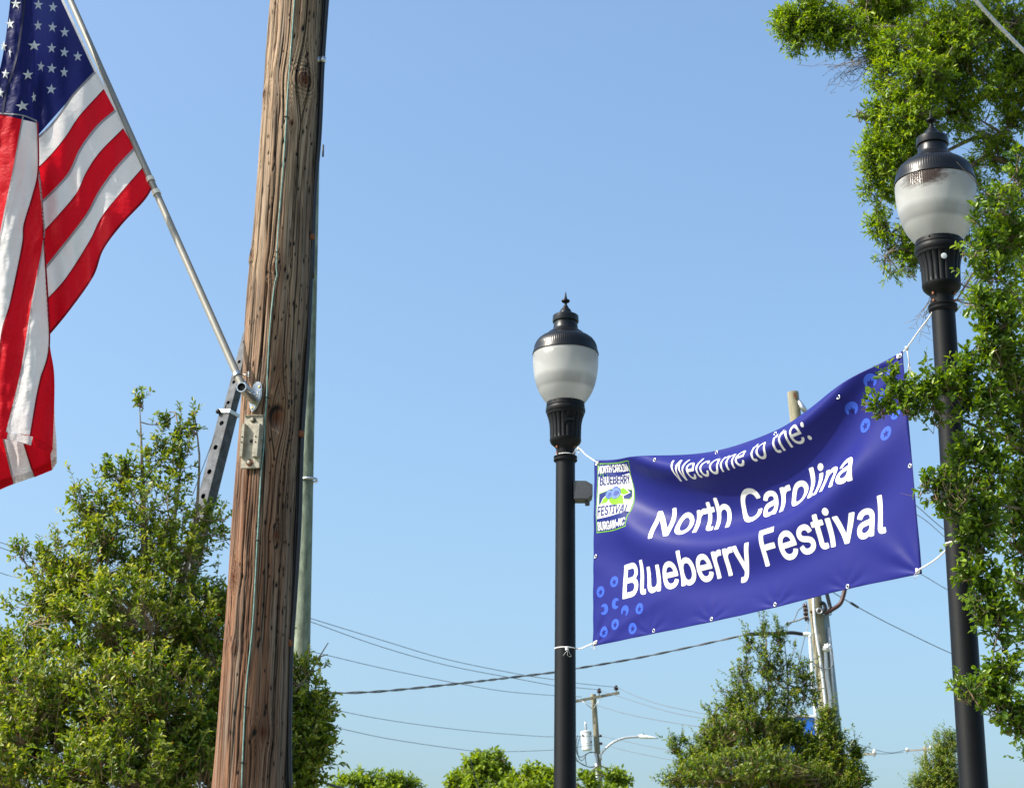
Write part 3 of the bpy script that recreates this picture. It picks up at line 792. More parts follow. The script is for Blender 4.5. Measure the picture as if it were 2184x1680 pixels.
# ------------------------------------------------------------------ street lamps
YL, YR = 12.2, 9.7
def lamp_globe_mat(soot):
    m = bpy.data.materials.new('prismatic_acrylic_globe'); m.use_nodes = True
    nt = m.node_tree; N = nt.nodes.new; L = nt.links.new; b = nt.nodes['Principled BSDF']; out = nt.nodes['Material Output']
    tc = N('ShaderNodeTexCoord'); sep = N('ShaderNodeSeparateXYZ'); L(tc.outputs['Object'], sep.inputs[0])
    at = N('ShaderNodeMath'); at.operation = 'ARCTAN2'; L(sep.outputs[1], at.inputs[0]); L(sep.outputs[0], at.inputs[1])
    m1 = N('ShaderNodeMath'); m1.operation = 'MULTIPLY'; m1.inputs[1].default_value = 110; L(at.outputs[0], m1.inputs[0])
    s1 = N('ShaderNodeMath'); s1.operation = 'SINE'; L(m1.outputs[0], s1.inputs[0])
    m2 = N('ShaderNodeMath'); m2.operation = 'MULTIPLY'; m2.inputs[1].default_value = 900; L(sep.outputs[2], m2.inputs[0])
    s2_ = N('ShaderNodeMath'); s2_.operation = 'SINE'; L(m2.outputs[0], s2_.inputs[0])
    ad = N('ShaderNodeMath'); ad.operation = 'ADD'; L(s1.outputs[0], ad.inputs[0]); L(s2_.outputs[0], ad.inputs[1])
    bp = N('ShaderNodeBump'); bp.inputs['Strength'].default_value = .35; bp.inputs['Distance'].default_value = .001; L(ad.outputs[0], bp.inputs['Height'])
    # clouded bands of the prisms
    r = N('ShaderNodeValToRGB'); cr = r.color_ramp
    mr = N('ShaderNodeMapRange'); mr.inputs['From Min'].default_value = 0; mr.inputs['From Max'].default_value = .335; L(sep.outputs[2], mr.inputs['Value'])
    nz = N('ShaderNodeTexNoise'); nz.inputs['Scale'].default_value = 7; nz.inputs['Detail'].default_value = 4; L(tc.outputs['Object'], nz.inputs['Vector'])
    ma = N('ShaderNodeMath'); ma.operation = 'MULTIPLY_ADD'; ma.inputs[1].default_value = .06; L(nz.outputs['Fac'], ma.inputs[0]); L(mr.outputs[0], ma.inputs[2])
    L(ma.outputs[0], r.inputs[0])
    stops = [(.0, .50), (.30, .56), (.36, .38), (.50, .46), (.60, .68), (.98, .60)]
    while len(cr.elements) < len(stops): cr.elements.new(.5)
    for e, (p, v) in zip(cr.elements, stops): e.position = p; e.color = (v, v, v * .97, 1)
    col = r.outputs[0]
    if soot:
        # brown scorch below the rim, facing the street
        dv = N('ShaderNodeVectorMath'); dv.operation = 'DISTANCE'
        sc_ = N('ShaderNodeMapping'); sc_.inputs['Scale'].default_value = (1.0, 1.0, 2.2); L(tc.outputs['Object'], sc_.inputs[0])
        L(sc_.outputs[0], dv.inputs[0]); dv.inputs[1].default_value = (-.095, -.175, .318 * 2.2)
        n3 = N('ShaderNodeTexNoise'); n3.inputs['Scale'].default_value = 18; n3.inputs['Detail'].default_value = 8; n3.inputs['Roughness'].default_value = .7
        mp2 = N('ShaderNodeMapping'); mp2.inputs['Scale'].default_value = (1, 1, 3.5); L(tc.outputs['Object'], mp2.inputs[0]); L(mp2.outputs[0], n3.inputs['Vector'])
        sb = N('ShaderNodeMath'); sb.operation = 'MULTIPLY_ADD'; sb.inputs[1].default_value = -.16; L(n3.outputs['Fac'], sb.inputs[0]); L(dv.outputs['Value'], sb.inputs[2])
        r3 = N('ShaderNodeValToRGB'); r3.color_ramp.elements[0].position = .0; r3.color_ramp.elements[0].color = (1, 1, 1, 1)
        r3.color_ramp.elements[1].position = .080; r3.color_ramp.elements[1].color = (0, 0, 0, 1)
        L(sb.outputs[0], r3.inputs[0])
        mx3 = N('ShaderNodeMix'); mx3.data_type = 'RGBA'; L(r3.outputs[0], mx3.inputs[0]); L(col, mx3.inputs[6]); mx3.inputs[7].default_value = (.085, .055, .045, 1)
        col = mx3.outputs[2]; sootf = r3.outputs[0]
    L(col, b.inputs['Base Color']); b.inputs['Roughness'].default_value = .16; L(bp.outputs[0], b.inputs['Normal'])
    t = N('ShaderNodeBsdfTranslucent'); L(col, t.inputs['Color'])
    mx = N('ShaderNodeMixShader'); mx.inputs[0].default_value = .45; L(b.outputs[0], mx.inputs[1]); L(t.outputs[0], mx.inputs[2])
    tr = N('ShaderNodeBsdfTransparent'); mx2 = N('ShaderNodeMixShader'); mx2.inputs[0].default_value = .16
    L(mx.outputs[0], mx2.inputs[1]); L(tr.outputs[0], mx2.inputs[2]); L(mx2.outputs[0], out.inputs['Surface'])
    return m

def street_lamp(top_px, low_px, Y, label, soot):
    T = P(*top_px, Y); Bm = P(*low_px, Y)
    d = (T - Bm).normalized(); g = T - d * (T.z / d.z)
    root = empty('street_lamp', g, label, 'street lamp', 'black acorn street lamps holding the banner')
    H = (T - g).length
    M = frame(g, d, (1, 0, 0))
    q = .438 / (2 * 274)                       # metres per measured unit, acorn 0.42 m wide
    cs = .90
    def z(y): return H - (y - 160) * q / cs
    def prof(lst): return [(z(y), w * q) for y, w in lst]
    def objat(k, name, m, parent, zc, **kw):
        """mesh with its own origin on the lamp axis so that its texture sits right"""
        o = k.build(name, m, None, **kw)
        Mo = M @ Matrix.Translation((0, 0, zc))
        o.data.transform(Mo.inverted()); o.matrix_world = Mo
        o.parent = parent
        o.matrix_parent_inverse = (Matrix.Translation(parent.location) if parent.type == 'EMPTY' else parent.matrix_world).inverted()
        return o
    fin = MB().lathe(prof([(158, .5), (170, 4), (215, 12), (224, 20), (230, 34), (238, 36), (246, 30), (252, 13), (262, 10), (285, 22), (296, 30), (303, 32), (304, 20)]), M, 24)
    objat(fin, 'finial', M_black, root, z(300), auto=.7)
    cap = MB().lathe(prof([(300, 10), (303, 38), (310, 44), (345, 60), (352, 62), (353, 100), (360, 108), (400, 111), (408, 109), (409, 98), (430, 100), (455, 104), (475, 112), (488, 128), (497, 148), (503, 152), (510, 160), (514, 158)]), M, 64)
    objat(cap, 'cap', M_blacktop, root, z(400), auto=.5)
    def rib(zz, an): return 1 + .0045 * math.sin(an * 96) * (1 if z(630) < zz < z(525) else 0)
    dome = MB().lathe(prof([(512, 156), (518, 172), (535, 205), (555, 232), (580, 251), (605, 262), (630, 268), (645, 272), (655, 276), (668, 278), (672, 274), (668, 262)]), M, 384, rib)
    objat(dome, 'dome', M_blacktop, root, z(600), auto=.8)
    gl = MB().lathe(prof([(660, 264), (672, 272), (700, 274), (740, 273), (790, 269), (850, 260), (905, 246), (950, 228), (990, 205), (1020, 183), (1045, 162), (1062, 150)]), M, 96)
    objat(gl, 'globe', lamp_globe_mat(soot), root, z(1062))
    # the lamp inside
    inn = MB().lathe(prof([(700, 60), (720, 150), (800, 150), (905, 110), (960, 70), (1040, 60)]), M, 32)
    objat(inn, 'inner_lamp', mat('inner_reflector', (.5, .5, .48, 1), .4), root, z(900))
    col = MB().lathe(prof([(1046, 148), (1048, 157), (1082, 160), (1086, 156), (1090, 160), (1100, 164), (1118, 165), (1130, 160), (1134, 150)]), M, 64)
    objat(col, 'collar', M_black, root, z(1090), auto=.6)
    for a in (-2.2, -1.25, -.4):
        c = M @ Vector((math.cos(a) * 160 * q, math.sin(a) * 160 * q, z(1062)))
        MB().ball(c, .006, 1).build('screw', M_dark, root)
    def flute(zz, an):
        f = abs(math.sin(an * 10)) ** .55
        w_ = 1 if z(1335) < zz < z(1150) else .0
        return 1 - .075 * (1 - f) * w_
    fit = MB().lathe(prof([(1130, 157), (1140, 155), (1149, 153), (1151, 151), (1170, 145), (1195, 138), (1225, 133), (1260, 131), (1300, 130), (1333, 129), (1336, 131), (1345, 130), (1362, 124), (1378, 108), (1392, 90), (1405, 80), (1420, 76), (1470, 75)]), M, 240, flute)
    objat(fit, 'fluted_fitter', M_black, root, z(1300), auto=.6)
    for a in (-2.5, -.65):
        for yy in (1405, 1452):
            c0 = M @ Vector((math.cos(a) * 74 * q, math.sin(a) * 74 * q, z(yy))); c1 = M @ Vector((math.cos(a) * 92 * q, math.sin(a) * 92 * q, z(yy)))
            k = MB().tube([c0, c1], .004, 8); k.lathe([(0, 0), (0, .008), (.007, .008), (.007, 0)], frame(c1 - (c1 - c0).normalized() * .004, c1 - c0, (0, 0, 1)), 6)
            k.build('set_screw', M_rust, root, False)
    ring = MB().lathe(prof([(1462, 74), (1464, 92), (1470, 98), (1478, 96), (1484, 92), (1490, 98), (1500, 97), (1508, 88), (1512, 80)]), M, 48)
    objat(ring, 'neck_ring', M_black, root, z(1480), auto=.7)
    post = MB().lathe([(.0, .19), (.05, .19), (.06, .17), (.35, .15), (.42, .11), (.5, .095), (.55, .078), (z(1505), 79 * q)], M, 48)
    objat(post, 'post', M_black, root, 1.0, auto=.6)
    return root, M, q, z
LL, ML, qL, zL = street_lamp((1206.5, 622), (1205, 1680), YL, 'black acorn street lamp with clean frosted globe at the left end of the banner', False)
LR, MR, qR, zR = street_lamp((1984, 234), (2077, 1680), YR, 'black acorn street lamp with brown scorched globe at the right end of the banner', True)
# details: latch tab on the left fitter, pale round cap on the right one
c = ML @ Vector((.022, -133 * qL - .003, zL(1215)))
k = MB(); k.box(frame(c, (0, -1, 0), (1, 0, 0)), .070, .020, .010, .002); k.box(frame(c + Vector((-.025, 0, .008)), (0, -1, 0), (1, 0, 0)), .014, .060, .009, .002); k.box(frame(c + Vector((.0, -.004, 0)), (0, -1, 0), (1, 0, 0)), .03, .016, .012, .002)
k.build('latch', M_black, LL, False)
c = MR @ Vector((-.004, -143 * qR, zR(1196)))
MB().lathe([(0, .016), (.002, .016), (.003, .013), (.003, 0)], frame(c, (0, -1, -.1), (1, 0, 0)), 20).build('round_cap', M_pvc, LR, True, .5)
# outlet box on the back of the left post
bx = P(1243, 1052, YL)
k = MB()
poly = [(-.062, -.055), (.035, -.055), (.062, -.03), (.062, .045), (.02, .07), (-.062, .07)]
k.prism(poly, frame(bx + Vector((0, .05, 0)), (0, -1, .05), (1, 0, 0)), .10, .004)
k.box(Matrix.Translation(bx + Vector((-.05, 0, .0))), .03, .05, .05, .003)
k.box(Matrix.Translation(bx + Vector((.03, 0, -.068))), .03, .03, .026, .003)
k.build('outlet_box', M_box, LL, False)
# conduit boxes behind the right post
bx = P(2056, 820, YR + .04)
MB().box(frame(bx, (0, 0, 1), (1, 0, 0)), .06, .06, .30, .01).build('outlet_box', M_black, LR)

# ------------------------------------------------------------------ banner
PLm = P(1207, 1200, YL); PRm = P(2047, 1000, YR)
T0 = Vector((PLm.x, YL, 0)); T1 = Vector((PRm.x, YR, 0)); TD = T1 - T0
def line_at_px(px, py):
    lo, hi = -.1, 1.1
    for _ in range(40):
        m_ = (lo + hi) / 2; q_ = T0 + TD * m_
        if P(px, py, q_.y).x > q_.x: lo = m_
        else: hi = m_
    return lo
top_c = [(1268, 981), (1398, 977), (1530, 962), (1655, 920), (1725, 882), (1790, 842), (1860, 792), (1925, 748)]
bot_c = [(1264, 1378), (1394, 1351), (1516, 1326), (1653, 1295), (1807, 1256), (1966, 1223)]
tu = np.array([line_at_px(x, y) for x, y in top_c]); bu = np.array([line_at_px(x, y) for x, y in bot_c])
NU, NV = 150, 250
us = np.linspace(0, 1, NU); vs_ = np.linspace(0, 1, NV)
bn_ = Vector((TD.y, -TD.x, 0)).normalized()
if bn_.y > 0: bn_ = -bn_
def interp_edge(c, uu, u):
    a = uu[0] + (uu[-1] - uu[0]) * u
    q_ = T0 + TD * float(a)
    # height along the edge: image height interpolated smoothly
    cc_ = crv(c, 120); ua = np.interp(cc_[:, 0], [p[0] for p in c], uu)
    y = np.interp(a, ua, cc_[:, 1]); x = np.interp(a, ua, cc_[:, 0])
    return P(float(x), float(y), q_.y)
topP = np.array([interp_edge(top_c, tu, u) for u in us]); botP = np.array([interp_edge(bot_c, bu, u) for u in us])
def sag(u, v):
    """how far the vinyl stands out from its plane: U-shaped drapes slung between the upper corners"""
    E = np.clip(4 * u * (1 - u), 0, 1) ** .55
    s = 2 * u - 1
    w = v + .30 * s ** 2 - .03 * s
    d = .118 * np.exp(-((w - .135) / .085) ** 2)
    d += -.060 * np.exp(-((w - .40) / .13) ** 2)
    d += .045 * np.exp(-((w - .58) / .11) ** 2)
    d += -.022 * np.exp(-((w - .80) / .10) ** 2)
    d *= E
    # pulls towards the corners
    def ridge(u0, v0, u1, v1, w0, amp):
        L_ = math.hypot(u1 - u0, v1 - v0); tx, ty = (u1 - u0) / L_, (v1 - v0) / L_
        a = (u - u0) * tx + (v - v0) * ty; p_ = -(u - u0) * ty + (v - v0) * tx
        return amp * np.exp(-(p_ / (w0 * (.35 + a))) ** 2) * np.clip(a / .12, 0, 1) * np.clip((L_ - a) / .3, 0, 1)
    d += ridge(1, 0, .62, .95, .11, .028) + ridge(1, 0, .80, .9, .07, -.014)
    d += ridge(0, 0, .34, .95, .10, .022) + ridge(0, 0, .16, .8, .06, -.012) + ridge(0, 1, .35, .72, .06, .008) + ridge(1, 1, .75, .55, .06, .008)
    # tucks at the corner eyelets and small creases left from folding
    for u0, v0, sgx, sgy in ((0, 0, 1, 1), (1, 0, -1, 1), (0, 1, 1, -1), (1, 1, -1, -1)):
        a_ = np.arctan2((v - v0) * sgy * .49, (u - u0) * sgx + 1e-9); r_ = np.hypot((u - u0), (v - v0) * .49)
        d += .0035 * np.sin(a_ * 11) * np.exp(-((r_ - .05) / .05) ** 2)
    for e0 in (.2, .4, .6, .8):
        r_ = np.hypot((u - e0), (v - 1) * .49); a_ = np.arctan2((1 - v) * .49, u - e0); d += .0022 * np.sin(a_ * 9) * np.exp(-((r_ - .03) / .03) ** 2)
    # the hems
    hem = np.clip(1 - np.minimum(v, 1 - v) / .03, 0, 1)
    d += .0015 * np.sin(u * 60) * np.exp(-((1 - v) / .05) ** 2) + .0012 * np.sin(v * 46) * np.exp(-(u / .03) ** 2)
    return d
VV, UU = np.meshgrid(vs_, us)
D = sag(UU, VV)
GEO = topP[:, None, :] * (1 - VV[..., None]) + botP[:, None, :] * VV[..., None] + D[..., None] * np.array(bn_)
# arc length down every column
seg = np.linalg.norm(np.diff(GEO, axis=1), axis=2); ARC = np.concatenate([np.zeros((NU, 1)), np.cumsum(seg, axis=1)], 1)
TOT = ARC[:, -1]
BW = float(np.linalg.norm(np.diff(botP, axis=0), axis=1).sum()); BH = 1.215
print('banner', BW, TOT.min(), TOT.max())
def bpt(s, t, off=0.0):
    """point on the vinyl at s metres across, t metres down the flat sheet"""
    u = min(max(s / BW, 0), 1) * (NU - 1); i = min(int(u), NU - 2); fu = u - i
    res = []
    for j in (i, i + 1):
        a = TOT[j] - (BH - t) * (TOT[j] / BH if True else 1)
        k_ = np.searchsorted(ARC[j], a) - 1; k_ = min(max(k_, 0), NV - 2)
        f = (a - ARC[j, k_]) / (ARC[j, k_ + 1] - ARC[j, k_])
        res.append(GEO[j, k_] * (1 - f) + GEO[j, k_ + 1] * f)
    p = res[0] * (1 - fu) + res[1] * fu
    return Vector(p) + bn_ * off
BN = empty('banner', P(1268, 1200, 11.9), 'dark blue vinyl festival banner with white lettering tied between the two black street lamps', 'banner')
M_vinyl = mat('navy_vinyl', (.014, .017, .145, 1), .42, 0, .09, bump=.10, bscale=10)
M_print = mat('white_vinyl_print', (.62, .62, .61, 1), .5, 0, .1)
M_berryp = mat('light_blue_vinyl_print', (.035, .085, .46, 1), .5, 0, .1)
M_lime = mat('lime_vinyl_print', (.15, .36, .012, 1), .5, 0, .1)
M_logoblue = mat('logo_blue_print', (.010, .018, .13, 1), .5, 0, .1)
M_berryart = mat('berry_art_print', (.03, .07, .30, 1), .4, 0, .2, col2=(.16, .24, .50, 1), vscale=60)
k = MB(); NUh = NU
V = GEO.reshape(-1, 3)
k.v = [tuple(p) for p in V]; k.f = [(i * NV + j, i * NV + j + 1, (i + 1) * NV + j + 1, (i + 1) * NV + j) for i in range(NU - 1) for j in range(NV - 1)]
vin = k.build('vinyl_sheet', M_vinyl, BN)
so = vin.modifiers.new('thick', 'SOLIDIFY'); so.thickness = .0012; so.offset = 0
# welded hem line along the foot and the sides
def on_banner(polys, name, m, off, parent, cut=.035):
    """flat print: polygons (lists of (s,t)) cut on a grid and laid on the sheet"""
    bm = bmesh.new()
    for poly in polys:
        try: bm.faces.new([bm.verts.new((x, y, 0)) for x, y in poly])
        except Exception: pass
    return bm_on_banner(bm, name, m, off, parent, cut)
def bm_on_banner(bm, name, m, off, parent, cut=.03):
    bm.normal_update()
    bmesh.ops.triangulate(bm, faces=list(bm.faces), ngon_method='EAR_CLIP')
    xs = [v.co.x for v in bm.verts]; ys = [v.co.y for v in bm.verts]
    for a0, a1, ax_ in ((min(xs), max(xs), 0), (min(ys), max(ys), 1)):
        n = int((a1 - a0) / (.020 if ax_ == 0 else .0065)) + 1
        for i in range(1, n):
            c_ = a0 + (a1 - a0) * i / n
            bmesh.ops.bisect_plane(bm, geom=list(bm.verts) + list(bm.edges) + list(bm.faces), dist=1e-6,
                                   plane_co=(c_, 0, 0) if ax_ == 0 else (0, c_, 0), plane_no=(1, 0, 0) if ax_ == 0 else (0, 1, 0))
    for v in bm.verts: v.co = bpt(v.co.x, v.co.y, off + v.co.z)
    me = bpy.data.meshes.new(name); bm.to_mesh(me); bm.free()
    return link(name, me, m, parent)
FONT = None
try:
    fp = os.path.join(bpy.utils.system_resource('DATAFILES'), 'fonts', 'Inter.woff2')
    FONT = bpy.data.fonts.load(fp)
except Exception: FONT = None
def text_loops(s, spacing=1.0):
    """outlines of the letters as closed polylines, in font units"""
    cu = bpy.data.curves.new('t', 'FONT'); cu.body = s; cu.size = 1.0; cu.space_character = spacing
    if FONT: cu.font = FONT
    o = bpy.data.objects.new('t', cu); COL.objects.link(o)
    bpy.context.view_layer.update()
    cc_ = o.to_curve(bpy.context.evaluated_depsgraph_get())
    loops = []
    for sp in cc_.splines:
        if sp.type == 'BEZIER':
            bp = sp.bezier_points; q = []
            for i in range(len(bp)):
                a, b_ = bp[i], bp[(i + 1) % len(bp)]
                for k_ in range(5):
                    t = k_ / 5; u = 1 - t
                    p = a.co * u ** 3 + a.handle_right * 3 * u * u * t + b_.handle_left * 3 * u * t * t + b_.co * t ** 3
                    q.append((p.x, p.y))
        else: q = [(p.co.x, p.co.y) for p in sp.points]
        if len(q) > 2: loops.append(np.array(q))
    o.to_curve_clear(); bpy.data.objects.remove(o); bpy.data.curves.remove(cu)
    return loops
def place_text(s, x0, x1, base, cap, name, m, bold=0.0, off=.0020, parent=None, spacing=1.0, warp=None):
    """letters as a fine grid of faces cut along the (thickened) outline, so they follow every fold of the sheet"""
    lo = text_loops(s, spacing); ch = max(l[:, 1].max() for l in text_loops('H'))
    a = min(l[:, 0].min() for l in lo); b_ = max(l[:, 0].max() for l in lo)
    sx = (x1 - x0) / (b_ - a); sy = cap / ch
    lo = [np.stack([(l[:, 0] - a) * sx, l[:, 1] * sy], 1) for l in lo]
    cell = max(cap / 64, .0009); mg = 4
    ymin = min(l[:, 1].min() for l in lo) - mg * cell; ymax = max(l[:, 1].max() for l in lo) + mg * cell; xmin = -mg * cell; xmax = (x1 - x0) + mg * cell
    gx = np.arange(xmin, xmax, cell); gy = np.arange(ymin, ymax, cell)
    wind = np.zeros((len(gx), len(gy))); dist = np.full((len(gx), len(gy)), 1e3)
    for l in lo:
        i0 = max(0, int((l[:, 0].min() - xmin) / cell) - 5); i1 = min(len(gx), int((l[:, 0].max() - xmin) / cell) + 7)
        X, Y = np.meshgrid(gx[i0:i1], gy, indexing='ij')
        for k_ in range(len(l)):
            p, q = l[k_ - 1], l[k_]; e = q - p; L2 = e @ e
            if L2 < 1e-14: continue
            t = np.clip(((X - p[0]) * e[0] + (Y - p[1]) * e[1]) / L2, 0, 1)
            dd = np.hypot(X - p[0] - t * e[0], Y - p[1] - t * e[1])
            np.minimum(dist[i0:i1], dd, out=dist[i0:i1])
            if p[1] != q[1]:
                xs_ = p[0] + (Y - p[1]) * e[0] / e[1]
                up_ = (p[1] <= Y) & (Y < q[1]) & (xs_ > X); dn = (q[1] <= Y) & (Y < p[1]) & (xs_ > X)
                wind[i0:i1] += up_.astype(float) - dn.astype(float)
    f = np.where(np.abs(wind) > .5, np.maximum(dist, cell * .15), -dist) + bold * cap
    V = []; F = []; idx = {}
    def gv(i, j):
        k_ = idx.get((i, j))
        if k_ is None: k_ = len(V); idx[(i, j)] = k_; V.append((gx[i], gy[j]))
        return k_
    pos = f > 0
    full = pos[:-1, :-1] & pos[1:, :-1] & pos[1:, 1:] & pos[:-1, 1:]
    some = (pos[:-1, :-1] | pos[1:, :-1] | pos[1:, 1:] | pos[:-1, 1:]) & ~full
    for i, j in zip(*np.nonzero(full)): F.append((gv(i, j), gv(i + 1, j), gv(i + 1, j + 1), gv(i, j + 1)))
    for i, j in zip(*np.nonzero(some)):
        cs = [(i, j), (i + 1, j), (i + 1, j + 1), (i, j + 1)]; poly = []
        for k_ in range(4):
            c0, c1 = cs[k_], cs[(k_ + 1) % 4]; f0, f1 = f[c0], f[c1]
            if f0 > 0: poly.append(gv(*c0))
            if (f0 > 0) != (f1 > 0):
                t = f0 / (f0 - f1); V.append((gx[c0[0]] * (1 - t) + gx[c1[0]] * t, gy[c0[1]] * (1 - t) + gy[c1[1]] * t)); poly.append(len(V) - 1)
        if len(poly) > 2: F.append(tuple(poly))
    out = []
    for x, y in V:
        X = x0 + x; Yv = base - y
        if warp: X, Yv = warp(x / (x1 - x0), y / cap, X, Yv)
        out.append(bpt(X, Yv, off))
    me = bpy.data.meshes.new(name); me.from_pydata(out, [], F); me.update()
    return link(name, me, m, parent or BN)
place_text('Welcome to the:', .84, 1.96, .232, .168, 'lettering', M_print, .004)
place_text('North Carolina', .575, 2.24, .600, .205, 'lettering', M_print, .029)
place_text('Blueberry Festival', .285, 2.415, .945, .213, 'lettering', M_print, .029)
# printed berries
def inv(px, py):
    g = np.array([PX(p) for p in V]).reshape(NU, NV, 2) if not hasattr(inv, 'g') else inv.g
    inv.g = g
    d_ = (g[..., 0] - px) ** 2 + (g[..., 1] - py) ** 2
    i, j = np.unravel_index(np.argmin(d_), d_.shape)
    return i / (NU - 1) * BW, BH - (TOT[i] - ARC[i, j]) * BH / TOT[i]
def star_poly(s, t, r, rot):
    return [(s + math.cos(a) * rr, t + math.sin(a) * rr) for a, rr in [(rot + i * math.pi / 5, r if i % 2 == 0 else r * .42) for i in range(10)]]
def berry(px, py, r, rot=0.0, bite=None):
    s, t = inv(px, py)
    if bite is None:
        on_banner([[(s + math.cos(a) * r, t + math.sin(a) * r) for a in np.linspace(0, 2 * math.pi, 28, endpoint=False)]], 'printed_berry', M_berryp, .0012, BN)
        on_banner([star_poly(s, t + .003, r * .62, -math.pi / 2 + rot)], 'printed_star', M_vinyl, .0022, BN)
    else:
        wdt = .62
        pts_ = [(s + math.cos(a) * r, t + math.sin(a) * r) for a in np.linspace(bite + wdt, bite + 2 * math.pi - wdt, 24)]
        inner = [(s + math.cos(bite + da) * rr, t + math.sin(bite + da) * rr) for da, rr in ((-.55, r * .62), (-1.1, r * .18), (-.25, r * .02), (0, r * .25), (.25, r * .02), (1.1, r * .18), (.55, r * .62))]
        inner = [(s + math.cos(bite - .62) * r * .8, t + math.sin(bite - .62) * r * .8), (s - math.cos(bite) * r * .05 + math.sin(bite) * r * .45, t - math.sin(bite) * r * .05 - math.cos(bite) * r * .45),
                 (s + math.cos(bite) * r * .12 + math.sin(bite) * r * .16, t + math.sin(bite) * r * .12 - math.cos(bite) * r * .16), (s - math.cos(bite) * r * .3, t - math.sin(bite) * r * .3),
                 (s + math.cos(bite) * r * .12 - math.sin(bite) * r * .16, t + math.sin(bite) * r * .12 + math.cos(bite) * r * .16), (s - math.cos(bite) * r * .05 - math.sin(bite) * r * .45, t - math.sin(bite) * r * .05 + math.cos(bite) * r * .45),
                 (s + math.cos(bite + .62) * r * .8, t + math.sin(bite + .62) * r * .8)]
        on_banner([pts_ + inner], 'printed_berry', M_berryp, .0012, BN)
for px, py, bt in [(1309, 1240, None), (1283, 1262, None), (1290, 1298, math.pi), (1312, 1287, 0.1), (1333, 1302, 1.9), (1363, 1297, None), (1314, 1331, None), (1286, 1346, None), (1350, 1340, None)]:
    berry(px, py, .036, random.uniform(-.3, .3), bt)
for px, py, bt in [(1856, 813, 1.9), (1903, 797, None), (1815, 873, 1.9), (1856, 855, None), (1888, 848, None), (1847, 908, None), (1890, 923, None), (1912, 880, None)]:
    berry(px, py, .040, random.uniform(-.3, .3), bt)
# the printed festival emblem
LG = empty('emblem', bpt(.18, .2), '', '') if False else None
X0, Y0 = .028, .022
def lp(pts): return [(X0 + x, Y0 + y) for x, y in pts]
outl = [(0, 0), (.365, 0), (.335, .045), (.315, .09), (.318, .13), (.330, .20), (.333, .27), (.330, .35), (.318, .385), (.322, .465), (0, .465)]
def inset(pl, d):
    n = len(pl); out = []
    for i in range(n):
        a, b_, c_ = Vector(pl[i - 1]), Vector(pl[i]), Vector(pl[(i + 1) % n])
        e1 = (b_ - a).normalized(); e2 = (c_ - b_).normalized()
        nn = Vector((-e1.y - e2.y, e1.x + e2.x)); nn.normalize()
        kk = d / max(.4, nn.dot(Vector((-e1.y, e1.x))))
        out.append(tuple(b_ + nn * kk))
    return out
on_banner([lp(outl)], 'emblem', M_lime, .0014, BN)
on_banner([lp(inset(outl, .006))], 'emblem', M_logoblue, .0020, BN)
body = [(.012, .095), (.307, .085), (.322, .2), (.324, .27), (.320, .352), (.012, .375)]
on_banner([lp(body)], 'emblem', M_print, .0026, BN)
on_banner([lp([(.022, .205), (.12, .175), (.22, .172), (.312, .195), (.315, .245), (.30, .262), (.2, .250), (.12, .262), (.025, .285)])], 'emblem', M_lime, .0030, BN)
on_banner([lp([(.027, .21), (.12, .181), (.22, .178), (.307, .2), (.309, .24), (.29, .256), (.2, .244), (.12, .256), (.03, .278)])], 'emblem', M_logoblue, .0035, BN)
def leafp(pts): on_banner([lp(inset(pts, -.005))], 'printed_leaf', M_print, .0040, BN); on_banner([lp(pts)], 'printed_leaf', M_lime, .0045, BN)
leafp([(.045, .288), (.065, .245), (.09, .222), (.115, .215), (.12, .245), (.105, .268), (.08, .272), (.06, .277)])
leafp([(.115, .225), (.16, .232), (.2, .215), (.235, .225), (.25, .265), (.26, .29), (.23, .286), (.19, .290), (.15, .283), (.125, .262)])
leafp([(.20, .19), (.235, .172), (.265, .195), (.285, .21), (.25, .222), (.225, .218)])
for cx, cy, r in [(.115, .212, .030), (.175, .204, .040)]:
    on_banner([lp([(cx + math.cos(a) * (r + .003), cy + math.sin(a) * (r + .003)) for a in np.linspace(0, 2 * math.pi, 26, endpoint=False)])], 'emblem_berry', M_logoblue, .0050, BN)
    on_banner([lp([(cx + math.cos(a) * r, cy + math.sin(a) * r) for a in np.linspace(0, 2 * math.pi, 26, endpoint=False)])], 'emblem_berry', M_berryart, .0055, BN)
    for rr, mm, of in ((.55, M_logoblue, .0058), (.42, M_berryart, .0061), (.28, M_logoblue, .0064), (.15, M_berryart, .0067)):
        on_banner([lp([(cx + .15 * r + math.cos(a) * r * rr, cy + .1 * r + math.sin(a) * r * rr * .9) for a in np.linspace(0, 2 * math.pi, 16, endpoint=False)])], 'emblem_berry', mm, of, BN)
def arch(k_): return lambda fx, fy, X, Yv: (X, Yv - k_ * math.sin(fx * math.pi))
place_text('NORTH CAROLINA', X0 + .010, X0 + .318, Y0 + .072, .048, 'emblem_lettering', M_print, .030, .0036, warp=arch(.010))
place_text('BLUEBERRY', X0 + .025, X0 + .300, Y0 + .152, .056, 'emblem_lettering', M_logoblue, .030, .0045, warp=arch(.008))
place_text('FESTIVAL', X0 + .022, X0 + .308, Y0 + .358, .062, 'emblem_lettering', M_logoblue, .030, .0045, warp=arch(.006))
place_text('BURGAW\u2022NC', X0 + .018, X0 + .308, Y0 + .450, .052, 'emblem_lettering', M_print, .034, .0036)
# grommets
for px, py in [(1398, 981), (1530, 966), (1655, 925), (1790, 846), (1394, 1345), (1516, 1320), (1653, 1289), (1807, 1250), (1270, 1186), (1940, 993), (1275, 989), (1920, 760), (1957, 1217), (1270, 1370)]:
    s, t = inv(px, py); p = bpt(s, t, .003)
    gr = MB().torus(frame(p, bn_, (0, 0, 1)), .0095, .0042, 16, 6, .6).build('grommet', M_chrome, BN)
